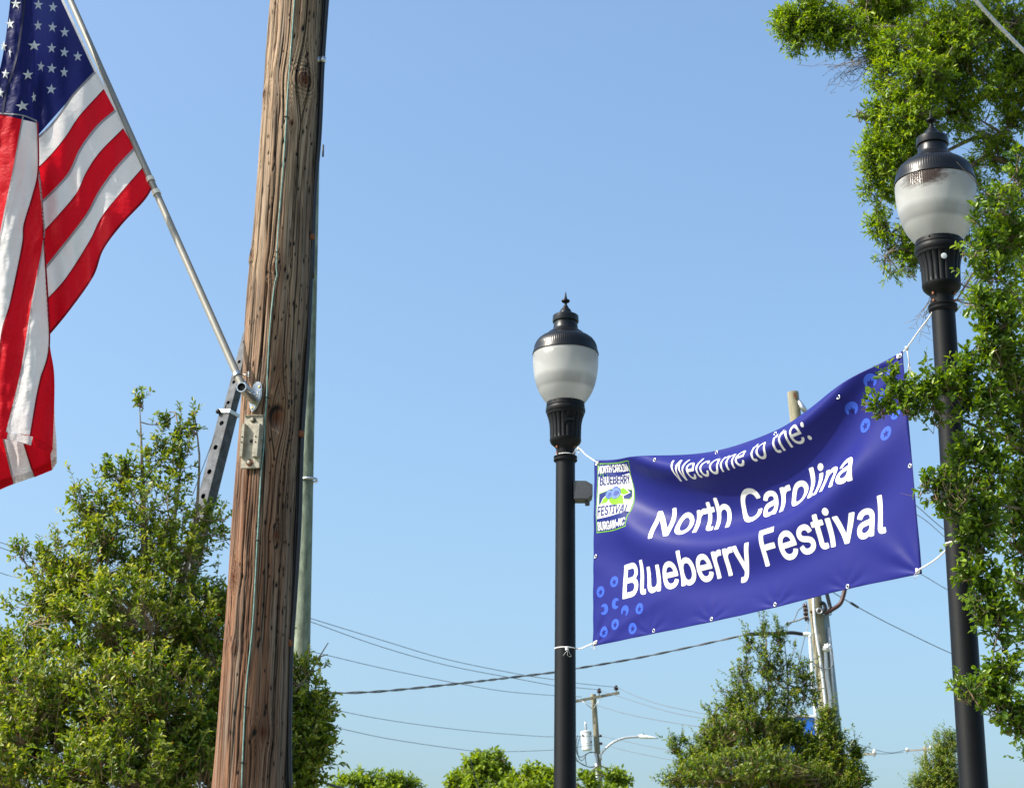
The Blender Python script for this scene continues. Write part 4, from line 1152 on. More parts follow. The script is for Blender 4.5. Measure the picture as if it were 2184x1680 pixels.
# ropes
def rope(label, pts, r=.0042, knots_=(), frays=()):
    k = MB(); k.tube([Vector(p) for p in crv(pts, 10 * len(pts))], r, 8)
    for p in knots_: 
        for j in range(3):
            k.torus(frame(Vector(p) + Vector((0, 0, (j - 1) * .006)), (random.random() - .5, random.random() - .5, 1), (1, 0, 0)), .007, .0045, 10, 6)
    for p, n in frays:
        for j in range(n):
            q_ = Vector(p); pth = [q_]
            for _ in range(4): q_ = q_ + Vector((random.uniform(-.012, .012), random.uniform(-.01, .01), -random.uniform(.006, .018))); pth.append(q_)
            k.tube(pth, .0012, 4)
    return tag(k.build('rope', M_rope), label, 'rope', 'white ropes tying the banner')
def ring_pts(M, z, r, a0, a1, n=14): return [M @ Vector((math.cos(a) * r, math.sin(a) * r, z)) for a in np.linspace(a0, a1, n)]
zz = zL(1460)
rg = ring_pts(ML, zz, 79 * qL, -3.4, -.75, 10)
bp0 = bpt(.03, .02, .004)
tl = P(1234, 956, YL - .08)
rope('short white rope from the left lamp neck down to the banner\'s top left corner', rg + [tl, P(1250, 970, 12.05), bp0], .0042, [tl, bp0], [(tl - Vector((0, 0, .01)), 3)])
zb = (ML.inverted() @ P(1206, 1383, YL)).z
bp1 = bpt(.03, BH - .02, .004)
rope('white rope knotted round the left lamp post near the banner\'s bottom left corner', ring_pts(ML, zb, 82 * qL, -3.3, -.2, 12) + [P(1240, 1382, 12.12), P(1254, 1376, 12.02), bp1], .0045,
     [P(1209, 1383, YL - .075), bp1], [(P(1212, 1386, YL - .075), 3), (bp1, 4)])
zt = (MR.inverted() @ P(2020, 655, YR)).z
tr_ = bpt(BW - .03, .02, .004); kt = P(1934, 742, YR + .25)
rope('thin white rope rising from the banner\'s top right corner to the right lamp neck', ring_pts(MR, zt, 84 * qR, .5, -3.0, 12) + [P(1987, 668, YR), P(1960, 705, YR + .12), kt, tr_], .0038,
     [kt, tr_])
k = MB().tube([kt, P(1937, 760, YR + .25), P(1940, 780, YR + .25)], .003, 6)
for j in range(7): k.tube([P(1939, 772, YR + .25), P(1940 + random.uniform(-4, 4), 786, YR + .25), P(1941 + random.uniform(-6, 7), 797 + random.uniform(-4, 5), YR + .25)], .0016, 4)
tag(k.build('rope', M_rope), 'frayed white rope tail dangling at the banner\'s top right corner', 'rope', 'white ropes tying the banner')
br_ = bpt(BW - .025, BH - .02, .004); zq = (MR.inverted() @ P(2044, 1160, YR)).z
rope('white rope from the banner\'s bottom right corner to the right lamp post', ring_pts(MR, zq, 82 * qR, -.3, -3.0, 12) + [P(2023, 1166, YR), P(1995, 1193, YR + .08), br_], .0045, [br_], [(br_, 3)])

# ------------------------------------------------------------------ trees
def leaf_batch(pos, d, nrm, ln, wd, rnd, shape=4):
    """numpy leaves; shape 4 = folded blade of four triangles-worth, 2 = folded diamond"""
    n = len(pos)
    side = np.cross(d, nrm); side /= np.linalg.norm(side, axis=1, keepdims=True) + 1e-9
    nrm = np.cross(side, d)
    l = ln[:, None]; w = wd[:, None]
    tip = pos + d * l - nrm * l * .10
    up = nrm * w * .22
    if shape == 2:
        Lp = pos + d * l * .5 + side * w * .5 + up; Rp = pos + d * l * .5 - side * w * .5 + up
        Vv = np.stack([pos, Lp, tip, Rp], 1).reshape(-1, 3)
        base = np.arange(n)[:, None] * 4
        F = np.concatenate([base + np.array([0, 2, 1]), base + np.array([0, 3, 2])], 0)
        return Vv, F, np.repeat(rnd, 4)
    L1 = pos + d * l * .35 + side * w * .46 + up; L2_ = pos + d * l * .75 + side * w * .40 + up * .8 - nrm * l * .04
    R1 = pos + d * l * .35 - side * w * .46 + up; R2_ = pos + d * l * .75 - side * w * .40 + up * .8 - nrm * l * .04
    Vv = np.stack([pos, L1, L2_, tip, R2_, R1], 1).reshape(-1, 3)
    base = np.arange(n)[:, None] * 6
    F = np.concatenate([base + np.array([0, 3, 2, 1]), base + np.array([0, 5, 4, 3])], 0)
    return Vv, F, np.repeat(rnd, 6)

def sm_noise(p, f, seed):
    return (np.sin(p[:, 0] * f + seed) * np.sin(p[:, 1] * f * 1.1 + seed * 2.1) + np.sin(p[:, 2] * f * .9 + seed * 1.7) * np.cos(p[:, 0] * f * .7 + p[:, 2] * f * .5)
            + .5 * np.sin(p[:, 0] * f * 2.3 + p[:, 2] * f * 1.9 + seed)) / 2.5

def tree(name, label, cat, Y, blobs, n_shoots, shoot_len, leaf, leaf_m, trunk, group=None, per=16, up=.6, spread=.9, depthk=.8, berries=0, seed=1,
         gap=.0, twig_r=.003, twig_m=None, limbs=(), singles=0, shape=4, whorl=0, shell=.55, droop=0.0, whips=.13, airy=0, bare=(), twig_frac=.7):
    """blobs: frame x, y, rx, ry (px), depth offset (m), weight. The crown fills their union; shoots carry the leaves."""
    R = np.random.default_rng(seed)
    tb = [Vector(P(x, y, Y + dy)) for x, y, dy in trunk[0]]
    root = empty(name, (tb[0].x, tb[0].y, 0), label, cat, group)
    C = []; RAD = []; Wt = []
    for bl in blobs:
        x, y, rx, ry, dy = bl[:5]; w = bl[5] if len(bl) > 5 else 1.0
        c = P(x, y, Y + dy); s = 1 / PPM(c)
        C.append(c); RAD.append((rx * s, (rx * s) * depthk, ry * s)); Wt.append((rx * ry) ** .9 * w * (.55 if y < airy else 1))
    C = np.array(C); RAD = np.array(RAD); Wt = np.array(Wt) / sum(Wt)
    # shoots
    idx = R.choice(len(C), n_shoots, p=Wt)
    v = R.normal(size=(n_shoots, 3)) + np.array([0, -.12, 0]); v /= np.linalg.norm(v, axis=1, keepdims=True)
    rad = (shell + (1 - shell) * R.random(n_shoots) ** .7) * np.where(R.random(n_shoots) < .25, R.random(n_shoots), 1)
    o = C[idx] + v * RAD[idx] * rad[:, None]
    keep = np.ones(n_shoots, bool)
    if gap > 0:
        keep = sm_noise(o, 5.5 / shoot_len * .35, seed) > (-1 + gap * 1.25)
    o = o[keep]; v = v[keep]; idx = idx[keep]; rad = rad[keep]
    d = v * (rad[:, None] + .1) + np.array([0, 0, up]) + R.normal(size=v.shape) * .35
    d /= np.linalg.norm(d, axis=1, keepdims=True)
    L = shoot_len * (.5 + R.random(len(o)) * .8)
    lng = R.random(len(o)) < whips
    L = np.where(lng, L * 1.9, L)
    o = o - d * (L * np.where(lng, .30, .55))[:, None]                     # the shoot tip ends at the crown's surface
    # leaves along shoots
    nl = per
    t = (np.arange(nl)[None, :] + R.random((len(o), nl))) / nl
    t = .12 + .88 * t ** .62
    bend = np.zeros_like(d); bend[:, 2] = (up * .25 - droop)
    pos = o[:, None, :] + d[:, None, :] * (L[:, None] * t)[..., None] + bend[:, None, :] * ((L[:, None] * t ** 2) * .4)[..., None]
    pos += R.normal(size=pos.shape) * shoot_len * .035
    a = np.arange(nl) * 2.4 + R.random((len(o), 1)) * 6.28
    ref = np.where(np.abs(d[:, 2:3]) < .8, np.array([[0, 0, 1.]]), np.array([[1., 0, 0]]))
    s1 = np.cross(d, ref); s1 /= np.linalg.norm(s1, axis=1, keepdims=True); s2_ = np.cross(d, s1)
    rd = s1[:, None, :] * np.cos(a)[..., None] + s2_[:, None, :] * np.sin(a)[..., None]
    ld = rd * spread + d[:, None, :] * .75 + R.normal(size=pos.shape) * .28 + np.array([0, 0, -droop])
    ld /= np.linalg.norm(ld, axis=2, keepdims=True)
    nm = R.normal(size=pos.shape) * .45 + np.array([-.15, -.15, .75]) + v[:, None, :] * .55
    pos = pos.reshape(-1, 3); ld = ld.reshape(-1, 3); nm = nm.reshape(-1, 3)
    n = len(pos)
    ln = leaf[0] * (.42 + .75 * R.random(n) ** .8); wd = leaf[1] * (.6 + .5 * R.random(n)) * ln / leaf[0]
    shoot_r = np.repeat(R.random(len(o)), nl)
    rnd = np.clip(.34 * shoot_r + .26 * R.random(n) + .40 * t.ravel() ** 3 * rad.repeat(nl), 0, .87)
    crown_sel = np.ones(n, bool)
    if singles:
        vis = (np.array(C).mean(0) * 0)
        dist = pos[:, 1] - 0.0
        px_ = pos[:, 0] / pos[:, 1]
        inside = (px_ < .262)
        score = np.where(inside, dist, 1e6)
        pick = np.argsort(score)[:singles]
        crown_sel[pick] = False
        me_ = bpy.data.meshes.new('leaf')
        Vv, F, rr = leaf_batch(np.zeros((1, 3)), np.array([[1., 0, 0]]), np.array([[0, 0, 1.]]), np.array([leaf[0]]), np.array([leaf[1]]), np.array([.35]), 4)
        me_.from_pydata(Vv.tolist(), [], F.tolist())
        at_ = me_.attributes.new('rnd', 'FLOAT', 'POINT'); at_.data.foreach_set('value', rr.astype(np.float32)); me_.materials.append(leaf_m)
        for i in pick:
            x = Vector(ld[i]); z_ = Vector(nm[i]); y_ = z_.cross(x).normalized(); z_ = x.cross(y_)
            M = Matrix((x, y_, z_)).transposed().to_4x4(); M.translation = Vector(pos[i])
            ob = bpy.data.objects.new('leaf', me_); COL.objects.link(ob); ob.parent = root
            ob.matrix_parent_inverse = Matrix.Translation(root.location).inverted()
            ob.matrix_world = M @ Matrix.Scale(float(ln[i] / leaf[0]), 4)
            ob.matrix_local = Matrix.Translation(root.location).inverted() @ (M @ Matrix.Scale(float(ln[i] / leaf[0]), 4)); ob.matrix_parent_inverse = Matrix.Identity(4)
    s = crown_sel
    Vv, F, rr = leaf_batch(pos[s], ld[s], nm[s], ln[s], wd[s], rnd[s], shape)
    me_ = bpy.data.meshes.new('crown'); np_mesh(me_, Vv, F)
    at_ = me_.attributes.new('rnd', 'FLOAT', 'POINT'); at_.data.foreach_set('value', rr.astype(np.float32))
    tag(link('crown', me_, leaf_m, root, False), kind='stuff')
    # trunk and limbs
    tr = trunk[1]
    tk = MB()
    tpts = [Vector((tb[0].x, tb[0].y, 0))] + tb
    cv = crv(tpts, 24)
    tk.tube(cv, np.linspace(tr, tr * .05, 24), 10)
    tko = tk.build('trunk', M_bark, root)
    br_ob = MB()
    limb_pts = [np.array(p) for p in cv[8:]]
    for lb in limbs:
        q3 = [Vector(P(x, y, Y + dy)) for x, y, dy in lb[0]]
        c3 = crv(q3, 14); br_ob.tube(c3, np.linspace(lb[1], lb[2], 14), 7); limb_pts += list(c3)
    LP_ = np.array(limb_pts)
    # secondary limbs towards each blob
    for i in range(len(C)):
        for rep in range(3):
            tgt = C[i] + R.normal(size=3) * RAD[i] * .45
            dd = np.linalg.norm(LP_ - tgt, axis=1) + np.clip(LP_[:, 2] - tgt[2], 0, 9) * 2
            s_ = LP_[np.argmin(dd)]
            mid = (s_ + tgt) / 2 + R.normal(size=3) * np.linalg.norm(tgt - s_) * .10
            c3 = crv([s_, mid, tgt], 7); r_ = max(twig_r * 1.8, min(tr * .28, np.linalg.norm(tgt - s_) * .014))
            br_ob.tube(c3, np.linspace(r_, twig_r * 1.1, 7), 5); limb_pts += list(c3[2:])
        LP_ = np.array(limb_pts)
    br_ob.build('limbs', M_bark, root)
    # twigs: every shoot has its stem, tied back to the nearest limb
    ns = len(o); sel = np.where(R.random(ns) < twig_frac)[0]
    VS = []; FS = []
    nn_ = 0
    tips = o + d * L[:, None]; tips[:, 2] += bend[:, 2] * L * .4
    for i in sel:
        dd = ((LP_ - o[i]) ** 2).sum(1); s_ = LP_[np.argmin(dd)]
        dist = math.sqrt(dd.min())
        pth = [o[i], (o[i] + tips[i]) / 2, tips[i]]
        rs_ = [twig_r, twig_r * .7, twig_r * .35]
        if dist < shoot_len * 5 : pth = [s_ + (o[i] - s_) * (0 if dist < shoot_len * 3 else .3)] + [o[i]] + pth[1:]; rs_ = [twig_r * 1.2] + rs_
        for j, (q_, r_) in enumerate(zip(pth, rs_)):
            ex = s1[i] * r_; ey = s2_[i] * r_
            VS += [q_ + ex, q_ - ex * .5 + ey * .87, q_ - ex * .5 - ey * .87]
            if j:
                for k_ in range(3): FS.append((nn_ + (j - 1) * 3 + k_, nn_ + (j - 1) * 3 + (k_ + 1) % 3, nn_ + j * 3 + (k_ + 1) % 3, nn_ + j * 3 + k_))
        nn_ += 3 * len(pth)
    for (x0, y0, dy, x1, y1, nb) in bare:                 # leafless sprays
        for _ in range(nb):
            a_ = np.array(P(x0 + R.normal() * 6, y0 + R.normal() * 5, Y + dy)); b_ = np.array(P(x1 + R.normal() * 26, y1 + R.normal() * 22, Y + dy + R.normal() * .2))
            m_ = (a_ + b_) / 2 + R.normal(size=3) * .03
            pth = [a_, (a_ + m_) / 2 + R.normal(size=3) * .012, m_, (m_ + b_) / 2 + R.normal(size=3) * .015, b_]
            for j, q_ in enumerate(pth):
                r_ = twig_r * (1.1 - .2 * j); VS += [q_ + np.array([r_, 0, 0]), q_ + np.array([-r_ * .5, 0, r_]), q_ + np.array([-r_ * .5, 0, -r_])]
                if j:
                    for k_ in range(3): FS.append((nn_ + (j - 1) * 3 + k_, nn_ + (j - 1) * 3 + (k_ + 1) % 3, nn_ + j * 3 + (k_ + 1) % 3, nn_ + j * 3 + k_))
            nn_ += 15
            for q_ in pth[1:]:
                e_ = q_ + R.normal(size=3) * np.array([.07, .03, .05]); e_[2] -= .02
                VS += [q_, q_ + np.array([twig_r * .6, 0, twig_r * .6]), e_]; FS.append((nn_, nn_ + 1, nn_ + 2, nn_ + 2)) if False else None
                VS = VS[:-3]
                for qq, r_ in ((q_, twig_r * .6), (e_, twig_r * .3)):
                    VS += [qq + np.array([r_, 0, 0]), qq + np.array([-r_ * .5, 0, r_]), qq + np.array([-r_ * .5, 0, -r_])]
                for k_ in range(3): FS.append((nn_ + k_, nn_ + (k_ + 1) % 3, nn_ + 3 + (k_ + 1) % 3, nn_ + 3 + k_))
                nn_ += 6
    me_ = bpy.data.meshes.new('twigs'); np_mesh(me_, np.array(VS), np.array(FS))
    tag(link('twigs', me_, twig_m or M_twig, root, False), kind='stuff')
    if berries:
        pk = R.choice(n, min(berries, n), replace=False)
        off = R.normal(size=(len(pk), 3)) * leaf[0] * .3
        c_ = pos[pk] + off; r_ = leaf[0] * .13
        oc = np.array([[1, 0, 0], [-1, 0, 0], [0, 1, 0], [0, -1, 0], [0, 0, 1], [0, 0, -1]]) * r_
        Vv = (c_[:, None, :] + oc[None]).reshape(-1, 3); base = np.arange(len(pk))[:, None] * 6
        F = np.concatenate([base + np.array(f) for f in [(0, 2, 4), (2, 1, 4), (1, 3, 4), (3, 0, 4), (2, 0, 5), (1, 2, 5), (3, 1, 5), (0, 3, 5)]], 0)
        me_ = bpy.data.meshes.new('berries'); np_mesh(me_, Vv, F); tag(link('berries', me_, M_berry, root, True), kind='stuff')
    return root

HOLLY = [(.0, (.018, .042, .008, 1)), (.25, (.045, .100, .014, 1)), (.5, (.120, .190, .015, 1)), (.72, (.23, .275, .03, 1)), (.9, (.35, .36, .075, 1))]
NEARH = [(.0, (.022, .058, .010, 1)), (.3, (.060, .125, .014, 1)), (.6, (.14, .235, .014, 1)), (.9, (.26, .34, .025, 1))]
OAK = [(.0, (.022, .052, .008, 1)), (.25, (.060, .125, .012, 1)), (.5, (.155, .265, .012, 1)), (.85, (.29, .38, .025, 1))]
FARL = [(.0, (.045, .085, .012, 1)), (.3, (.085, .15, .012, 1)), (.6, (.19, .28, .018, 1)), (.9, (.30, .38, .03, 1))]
M_holly = leaf_mat('holly_leaf', HOLLY, .42, .36, .3)
M_nearh = leaf_mat('near_holly_leaf', NEARH, .36, .32, .35)
M_oak = leaf_mat('oak_leaf', OAK, .40, .4, .28)
M_far = leaf_mat('far_leaf', FARL, .35, .6, .3)

# left holly
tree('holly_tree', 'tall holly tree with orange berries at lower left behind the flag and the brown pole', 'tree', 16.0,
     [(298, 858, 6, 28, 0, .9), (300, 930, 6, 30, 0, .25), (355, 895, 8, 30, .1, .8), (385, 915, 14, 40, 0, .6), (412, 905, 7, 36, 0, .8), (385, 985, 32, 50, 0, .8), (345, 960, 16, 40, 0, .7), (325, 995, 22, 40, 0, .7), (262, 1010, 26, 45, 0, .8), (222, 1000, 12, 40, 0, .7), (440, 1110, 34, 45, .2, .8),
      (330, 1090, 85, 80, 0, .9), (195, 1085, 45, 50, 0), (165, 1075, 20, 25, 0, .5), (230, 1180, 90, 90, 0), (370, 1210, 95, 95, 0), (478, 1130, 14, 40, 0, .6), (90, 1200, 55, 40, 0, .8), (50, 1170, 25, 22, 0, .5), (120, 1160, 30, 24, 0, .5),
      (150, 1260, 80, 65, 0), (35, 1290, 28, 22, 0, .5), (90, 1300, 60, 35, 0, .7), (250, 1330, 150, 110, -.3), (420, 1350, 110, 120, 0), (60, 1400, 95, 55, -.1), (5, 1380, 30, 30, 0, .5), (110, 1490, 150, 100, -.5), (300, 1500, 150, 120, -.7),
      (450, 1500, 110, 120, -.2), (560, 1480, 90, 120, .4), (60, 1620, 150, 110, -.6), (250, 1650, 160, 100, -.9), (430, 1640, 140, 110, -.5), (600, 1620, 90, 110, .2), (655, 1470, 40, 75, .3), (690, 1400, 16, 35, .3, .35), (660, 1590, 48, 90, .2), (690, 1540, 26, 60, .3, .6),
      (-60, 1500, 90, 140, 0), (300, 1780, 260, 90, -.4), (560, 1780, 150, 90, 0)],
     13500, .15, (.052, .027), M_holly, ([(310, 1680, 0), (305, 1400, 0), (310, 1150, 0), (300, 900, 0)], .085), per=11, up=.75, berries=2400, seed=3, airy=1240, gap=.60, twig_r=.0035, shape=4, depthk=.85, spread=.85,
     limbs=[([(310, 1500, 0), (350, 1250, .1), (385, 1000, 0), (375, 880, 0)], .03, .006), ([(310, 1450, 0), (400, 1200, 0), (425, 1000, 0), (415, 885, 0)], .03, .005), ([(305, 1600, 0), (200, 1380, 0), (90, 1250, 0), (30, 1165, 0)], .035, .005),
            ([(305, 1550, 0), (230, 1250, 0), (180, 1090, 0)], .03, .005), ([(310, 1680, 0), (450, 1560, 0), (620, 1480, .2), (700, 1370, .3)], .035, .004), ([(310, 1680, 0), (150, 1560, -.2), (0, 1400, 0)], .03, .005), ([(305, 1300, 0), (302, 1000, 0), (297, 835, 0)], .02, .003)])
# mid holly below the banner
tree('holly_tree', 'conical holly tree below the banner in front of the far pole with white conduits', 'tree', 28.0,
     [(1628, 1340, 10, 30, 0, .9), (1600, 1370, 14, 34, 0, .8), (1662, 1365, 12, 36, 0, .8), (1690, 1400, 14, 36, 0, .6), (1635, 1410, 30, 40, 0, .7), (1580, 1440, 26, 36, 0, .7), (1665, 1450, 40, 40, 0, .7), (1715, 1450, 20, 40, 0, .7), (1540, 1470, 14, 22, 0, .5), (1610, 1500, 60, 40, 0, .8), (1700, 1500, 34, 34, 0, .7), (1560, 1500, 32, 34, 0, .7), (1520, 1520, 16, 22, 0, .5), (1740, 1480, 14, 34, 0, .5),
      (1590, 1565, 100, 50, 0, 1.2), (1670, 1570, 40, 40, 0), (1530, 1590, 45, 34, 0, .9), (1445, 1590, 24, 18, 0, .6), (1480, 1620, 40, 26, 0, .8), (1765, 1545, 22, 40, -.2, .8), (1700, 1575, 22, 34, -.1, 1.0), (1738, 1585, 16, 30, -.1, .7), (1725, 1620, 30, 30, -.1, 1.3), (1780, 1600, 26, 44, -.2, .9), (1785, 1650, 50, 40, -.2), (1822, 1615, 11, 34, 0, .7), (1600, 1650, 150, 50, -.3, 1.3), (1450, 1660, 45, 22, 0, .7), (1830, 1668, 26, 30, 0, .7), (1740, 1680, 90, 44, -.2, 1.1), (1620, 1760, 200, 70, 0)],
     9500, .16, (.055, .028), M_holly, ([(1645, 1680, 0), (1640, 1500, 0), (1632, 1340, 0)], .08), per=12, up=.85, berries=1500, seed=8, airy=1530, gap=.56, twig_r=.004, shape=2, spread=.85,
     limbs=[([(1640, 1620, 0), (1600, 1500, 0), (1590, 1350, 0)], .02, .005), ([(1640, 1620, 0), (1680, 1500, 0), (1672, 1350, 0)], .02, .005), ([(1640, 1650, 0), (1760, 1600, 0), (1820, 1600, 0)], .02, .004), ([(1640, 1660, 0), (1520, 1620, 0), (1435, 1580, 0)], .02, .004)])
# small far holly
tree('holly_tree', 'small distant holly tree seen just left of the right lamp post near the frame\'s foot', 'tree', 48.0,
     [(2015, 1590, 28, 28, 0), (2030, 1575, 14, 20, 0, .6), (2005, 1630, 42, 32, 0), (1985, 1670, 45, 26, 0), (2030, 1660, 50, 45, 0), (2000, 1720, 80, 50, 0), (1965, 1668, 22, 18, 0, .5)],
     2200, .24, (.07, .032), M_holly, ([(2015, 1680, 0), (2015, 1600, 0)], .09), per=10, up=.8, seed=12, gap=.25, twig_r=.006, shape=2, twig_frac=.4)
# near holly at the right edge
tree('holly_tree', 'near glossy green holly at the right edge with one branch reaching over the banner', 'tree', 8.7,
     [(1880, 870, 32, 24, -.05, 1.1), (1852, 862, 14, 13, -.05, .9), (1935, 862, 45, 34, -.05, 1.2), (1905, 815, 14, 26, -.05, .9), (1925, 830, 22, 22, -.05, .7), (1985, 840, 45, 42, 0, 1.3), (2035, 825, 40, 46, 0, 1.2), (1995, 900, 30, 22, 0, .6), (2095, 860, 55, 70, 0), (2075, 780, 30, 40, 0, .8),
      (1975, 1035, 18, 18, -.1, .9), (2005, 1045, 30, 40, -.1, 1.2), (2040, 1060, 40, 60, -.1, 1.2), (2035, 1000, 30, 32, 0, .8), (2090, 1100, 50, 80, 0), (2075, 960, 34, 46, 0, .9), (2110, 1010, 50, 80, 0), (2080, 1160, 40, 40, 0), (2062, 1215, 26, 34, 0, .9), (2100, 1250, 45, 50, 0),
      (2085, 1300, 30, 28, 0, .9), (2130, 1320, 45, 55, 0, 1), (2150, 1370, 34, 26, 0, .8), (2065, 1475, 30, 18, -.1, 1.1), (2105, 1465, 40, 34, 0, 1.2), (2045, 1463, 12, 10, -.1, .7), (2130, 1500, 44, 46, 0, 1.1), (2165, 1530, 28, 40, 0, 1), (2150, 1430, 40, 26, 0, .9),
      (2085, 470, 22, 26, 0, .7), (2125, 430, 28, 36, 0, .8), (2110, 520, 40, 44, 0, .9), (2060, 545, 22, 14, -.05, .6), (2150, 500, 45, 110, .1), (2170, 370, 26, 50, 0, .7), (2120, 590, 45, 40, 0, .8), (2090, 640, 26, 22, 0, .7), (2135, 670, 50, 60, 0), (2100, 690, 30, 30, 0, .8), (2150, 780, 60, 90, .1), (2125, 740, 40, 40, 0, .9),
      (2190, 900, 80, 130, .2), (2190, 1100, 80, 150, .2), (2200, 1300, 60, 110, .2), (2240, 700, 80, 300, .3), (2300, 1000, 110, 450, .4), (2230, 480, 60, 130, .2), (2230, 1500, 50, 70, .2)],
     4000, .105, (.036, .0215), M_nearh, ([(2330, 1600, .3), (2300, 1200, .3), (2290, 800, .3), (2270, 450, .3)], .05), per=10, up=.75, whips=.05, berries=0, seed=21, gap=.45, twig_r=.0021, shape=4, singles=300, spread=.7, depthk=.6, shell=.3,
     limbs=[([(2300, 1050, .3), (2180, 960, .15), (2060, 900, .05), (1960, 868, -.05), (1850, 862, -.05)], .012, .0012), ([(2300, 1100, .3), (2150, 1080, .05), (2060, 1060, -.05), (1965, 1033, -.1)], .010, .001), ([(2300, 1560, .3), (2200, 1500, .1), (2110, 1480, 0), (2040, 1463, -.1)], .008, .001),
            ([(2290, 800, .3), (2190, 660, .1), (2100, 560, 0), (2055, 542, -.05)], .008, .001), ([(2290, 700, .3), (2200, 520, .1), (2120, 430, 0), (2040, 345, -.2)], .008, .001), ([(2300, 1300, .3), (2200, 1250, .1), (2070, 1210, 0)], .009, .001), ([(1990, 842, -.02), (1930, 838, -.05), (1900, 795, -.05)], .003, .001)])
# oak behind the right lamp
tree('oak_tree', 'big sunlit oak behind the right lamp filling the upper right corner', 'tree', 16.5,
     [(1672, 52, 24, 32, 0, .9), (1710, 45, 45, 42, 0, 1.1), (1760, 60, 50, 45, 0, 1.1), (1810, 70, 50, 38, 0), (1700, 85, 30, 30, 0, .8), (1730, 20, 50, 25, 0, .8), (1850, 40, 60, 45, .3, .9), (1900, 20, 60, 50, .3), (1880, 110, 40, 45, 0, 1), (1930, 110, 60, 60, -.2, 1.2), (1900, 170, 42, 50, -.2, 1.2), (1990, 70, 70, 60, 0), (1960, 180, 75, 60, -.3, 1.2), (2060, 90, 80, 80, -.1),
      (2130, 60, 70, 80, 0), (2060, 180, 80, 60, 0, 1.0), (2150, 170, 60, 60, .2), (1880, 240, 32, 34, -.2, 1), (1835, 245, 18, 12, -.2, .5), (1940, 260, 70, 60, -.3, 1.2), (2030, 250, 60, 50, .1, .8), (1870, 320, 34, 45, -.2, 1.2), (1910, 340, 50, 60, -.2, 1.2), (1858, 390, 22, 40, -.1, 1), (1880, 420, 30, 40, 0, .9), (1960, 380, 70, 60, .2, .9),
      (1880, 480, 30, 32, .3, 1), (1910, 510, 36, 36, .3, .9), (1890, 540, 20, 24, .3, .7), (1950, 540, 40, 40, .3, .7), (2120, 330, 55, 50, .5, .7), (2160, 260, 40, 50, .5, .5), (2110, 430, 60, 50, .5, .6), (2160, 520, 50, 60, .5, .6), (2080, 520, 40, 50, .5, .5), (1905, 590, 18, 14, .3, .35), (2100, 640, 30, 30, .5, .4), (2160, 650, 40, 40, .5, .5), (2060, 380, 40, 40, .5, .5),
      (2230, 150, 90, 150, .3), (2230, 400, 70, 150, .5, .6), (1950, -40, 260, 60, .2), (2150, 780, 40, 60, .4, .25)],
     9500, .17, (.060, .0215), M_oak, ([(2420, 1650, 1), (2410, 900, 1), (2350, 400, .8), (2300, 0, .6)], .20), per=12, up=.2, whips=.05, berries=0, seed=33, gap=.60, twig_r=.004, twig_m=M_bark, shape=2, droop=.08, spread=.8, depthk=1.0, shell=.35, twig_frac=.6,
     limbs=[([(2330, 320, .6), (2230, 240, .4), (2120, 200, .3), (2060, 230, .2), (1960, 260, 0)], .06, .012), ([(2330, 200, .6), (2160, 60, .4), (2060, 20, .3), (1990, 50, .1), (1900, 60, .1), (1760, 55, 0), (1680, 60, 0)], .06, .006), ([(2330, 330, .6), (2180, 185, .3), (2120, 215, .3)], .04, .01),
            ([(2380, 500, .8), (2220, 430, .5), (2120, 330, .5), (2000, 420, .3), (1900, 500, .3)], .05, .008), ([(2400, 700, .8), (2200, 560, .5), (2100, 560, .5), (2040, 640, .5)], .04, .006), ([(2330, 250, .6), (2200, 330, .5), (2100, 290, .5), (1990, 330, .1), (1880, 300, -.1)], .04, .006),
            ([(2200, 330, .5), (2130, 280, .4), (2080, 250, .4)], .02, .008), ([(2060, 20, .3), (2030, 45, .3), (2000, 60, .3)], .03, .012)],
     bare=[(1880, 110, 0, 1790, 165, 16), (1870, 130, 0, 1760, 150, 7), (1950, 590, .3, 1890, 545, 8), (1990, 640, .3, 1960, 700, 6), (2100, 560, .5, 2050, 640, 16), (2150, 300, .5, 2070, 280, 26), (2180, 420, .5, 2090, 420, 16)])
# far broad crowns along the foot of the frame
far = [((800, 1665, 0), [(800, 1672, 55, 30, 0), (745, 1682, 42, 26, 0), (855, 1682, 40, 26, 0), (800, 1740, 110, 60, 0), (770, 1660, 20, 14, 0, .5), (828, 1660, 22, 12, 0, .5)], 'round yellow-green tree top just right of the brown pole\'s foot', 51),
       ((1040, 1650, 0), [(1048, 1630, 40, 26, 0), (1010, 1640, 30, 28, 0), (985, 1668, 32, 26, 0), (1075, 1650, 28, 34, 1.5), (1040, 1700, 90, 60, 0), (1060, 1615, 16, 10, 0, .4)], 'tallest deep green tree top left of the left lamp post', 52),
       ((1140, 1660, 0), [(1135, 1652, 22, 20, -1), (1110, 1672, 28, 22, -1), (1165, 1665, 30, 22, -1), (1185, 1668, 30, 26, 0), (1140, 1710, 90, 50, -1)], 'yellowish tree top tight against the left lamp post\'s left side', 53),
       ((1250, 1670, 0), [(1250, 1670, 22, 20, -1), (1230, 1690, 30, 20, -1), (1300, 1655, 26, 14, 3), (1320, 1668, 24, 12, 3), (1290, 1672, 26, 14, 3), (1280, 1720, 70, 40, 0)], 'thin light green tree top behind the transformer pole', 54)]
for (tx, ty, _), bl, lab, sd in far:
    tree('broadleaf_tree', lab, 'tree', 78.0, bl, 1700, .50, (.22, .12), M_far, ([(tx, 1700, 0), (tx, ty, 0)], .2), group='tree tops along the foot of the frame', per=9, up=.3, whips=0, seed=sd, gap=.72, twig_r=.02, shape=2, twig_frac=.2, depthk=1.0, shell=.35)

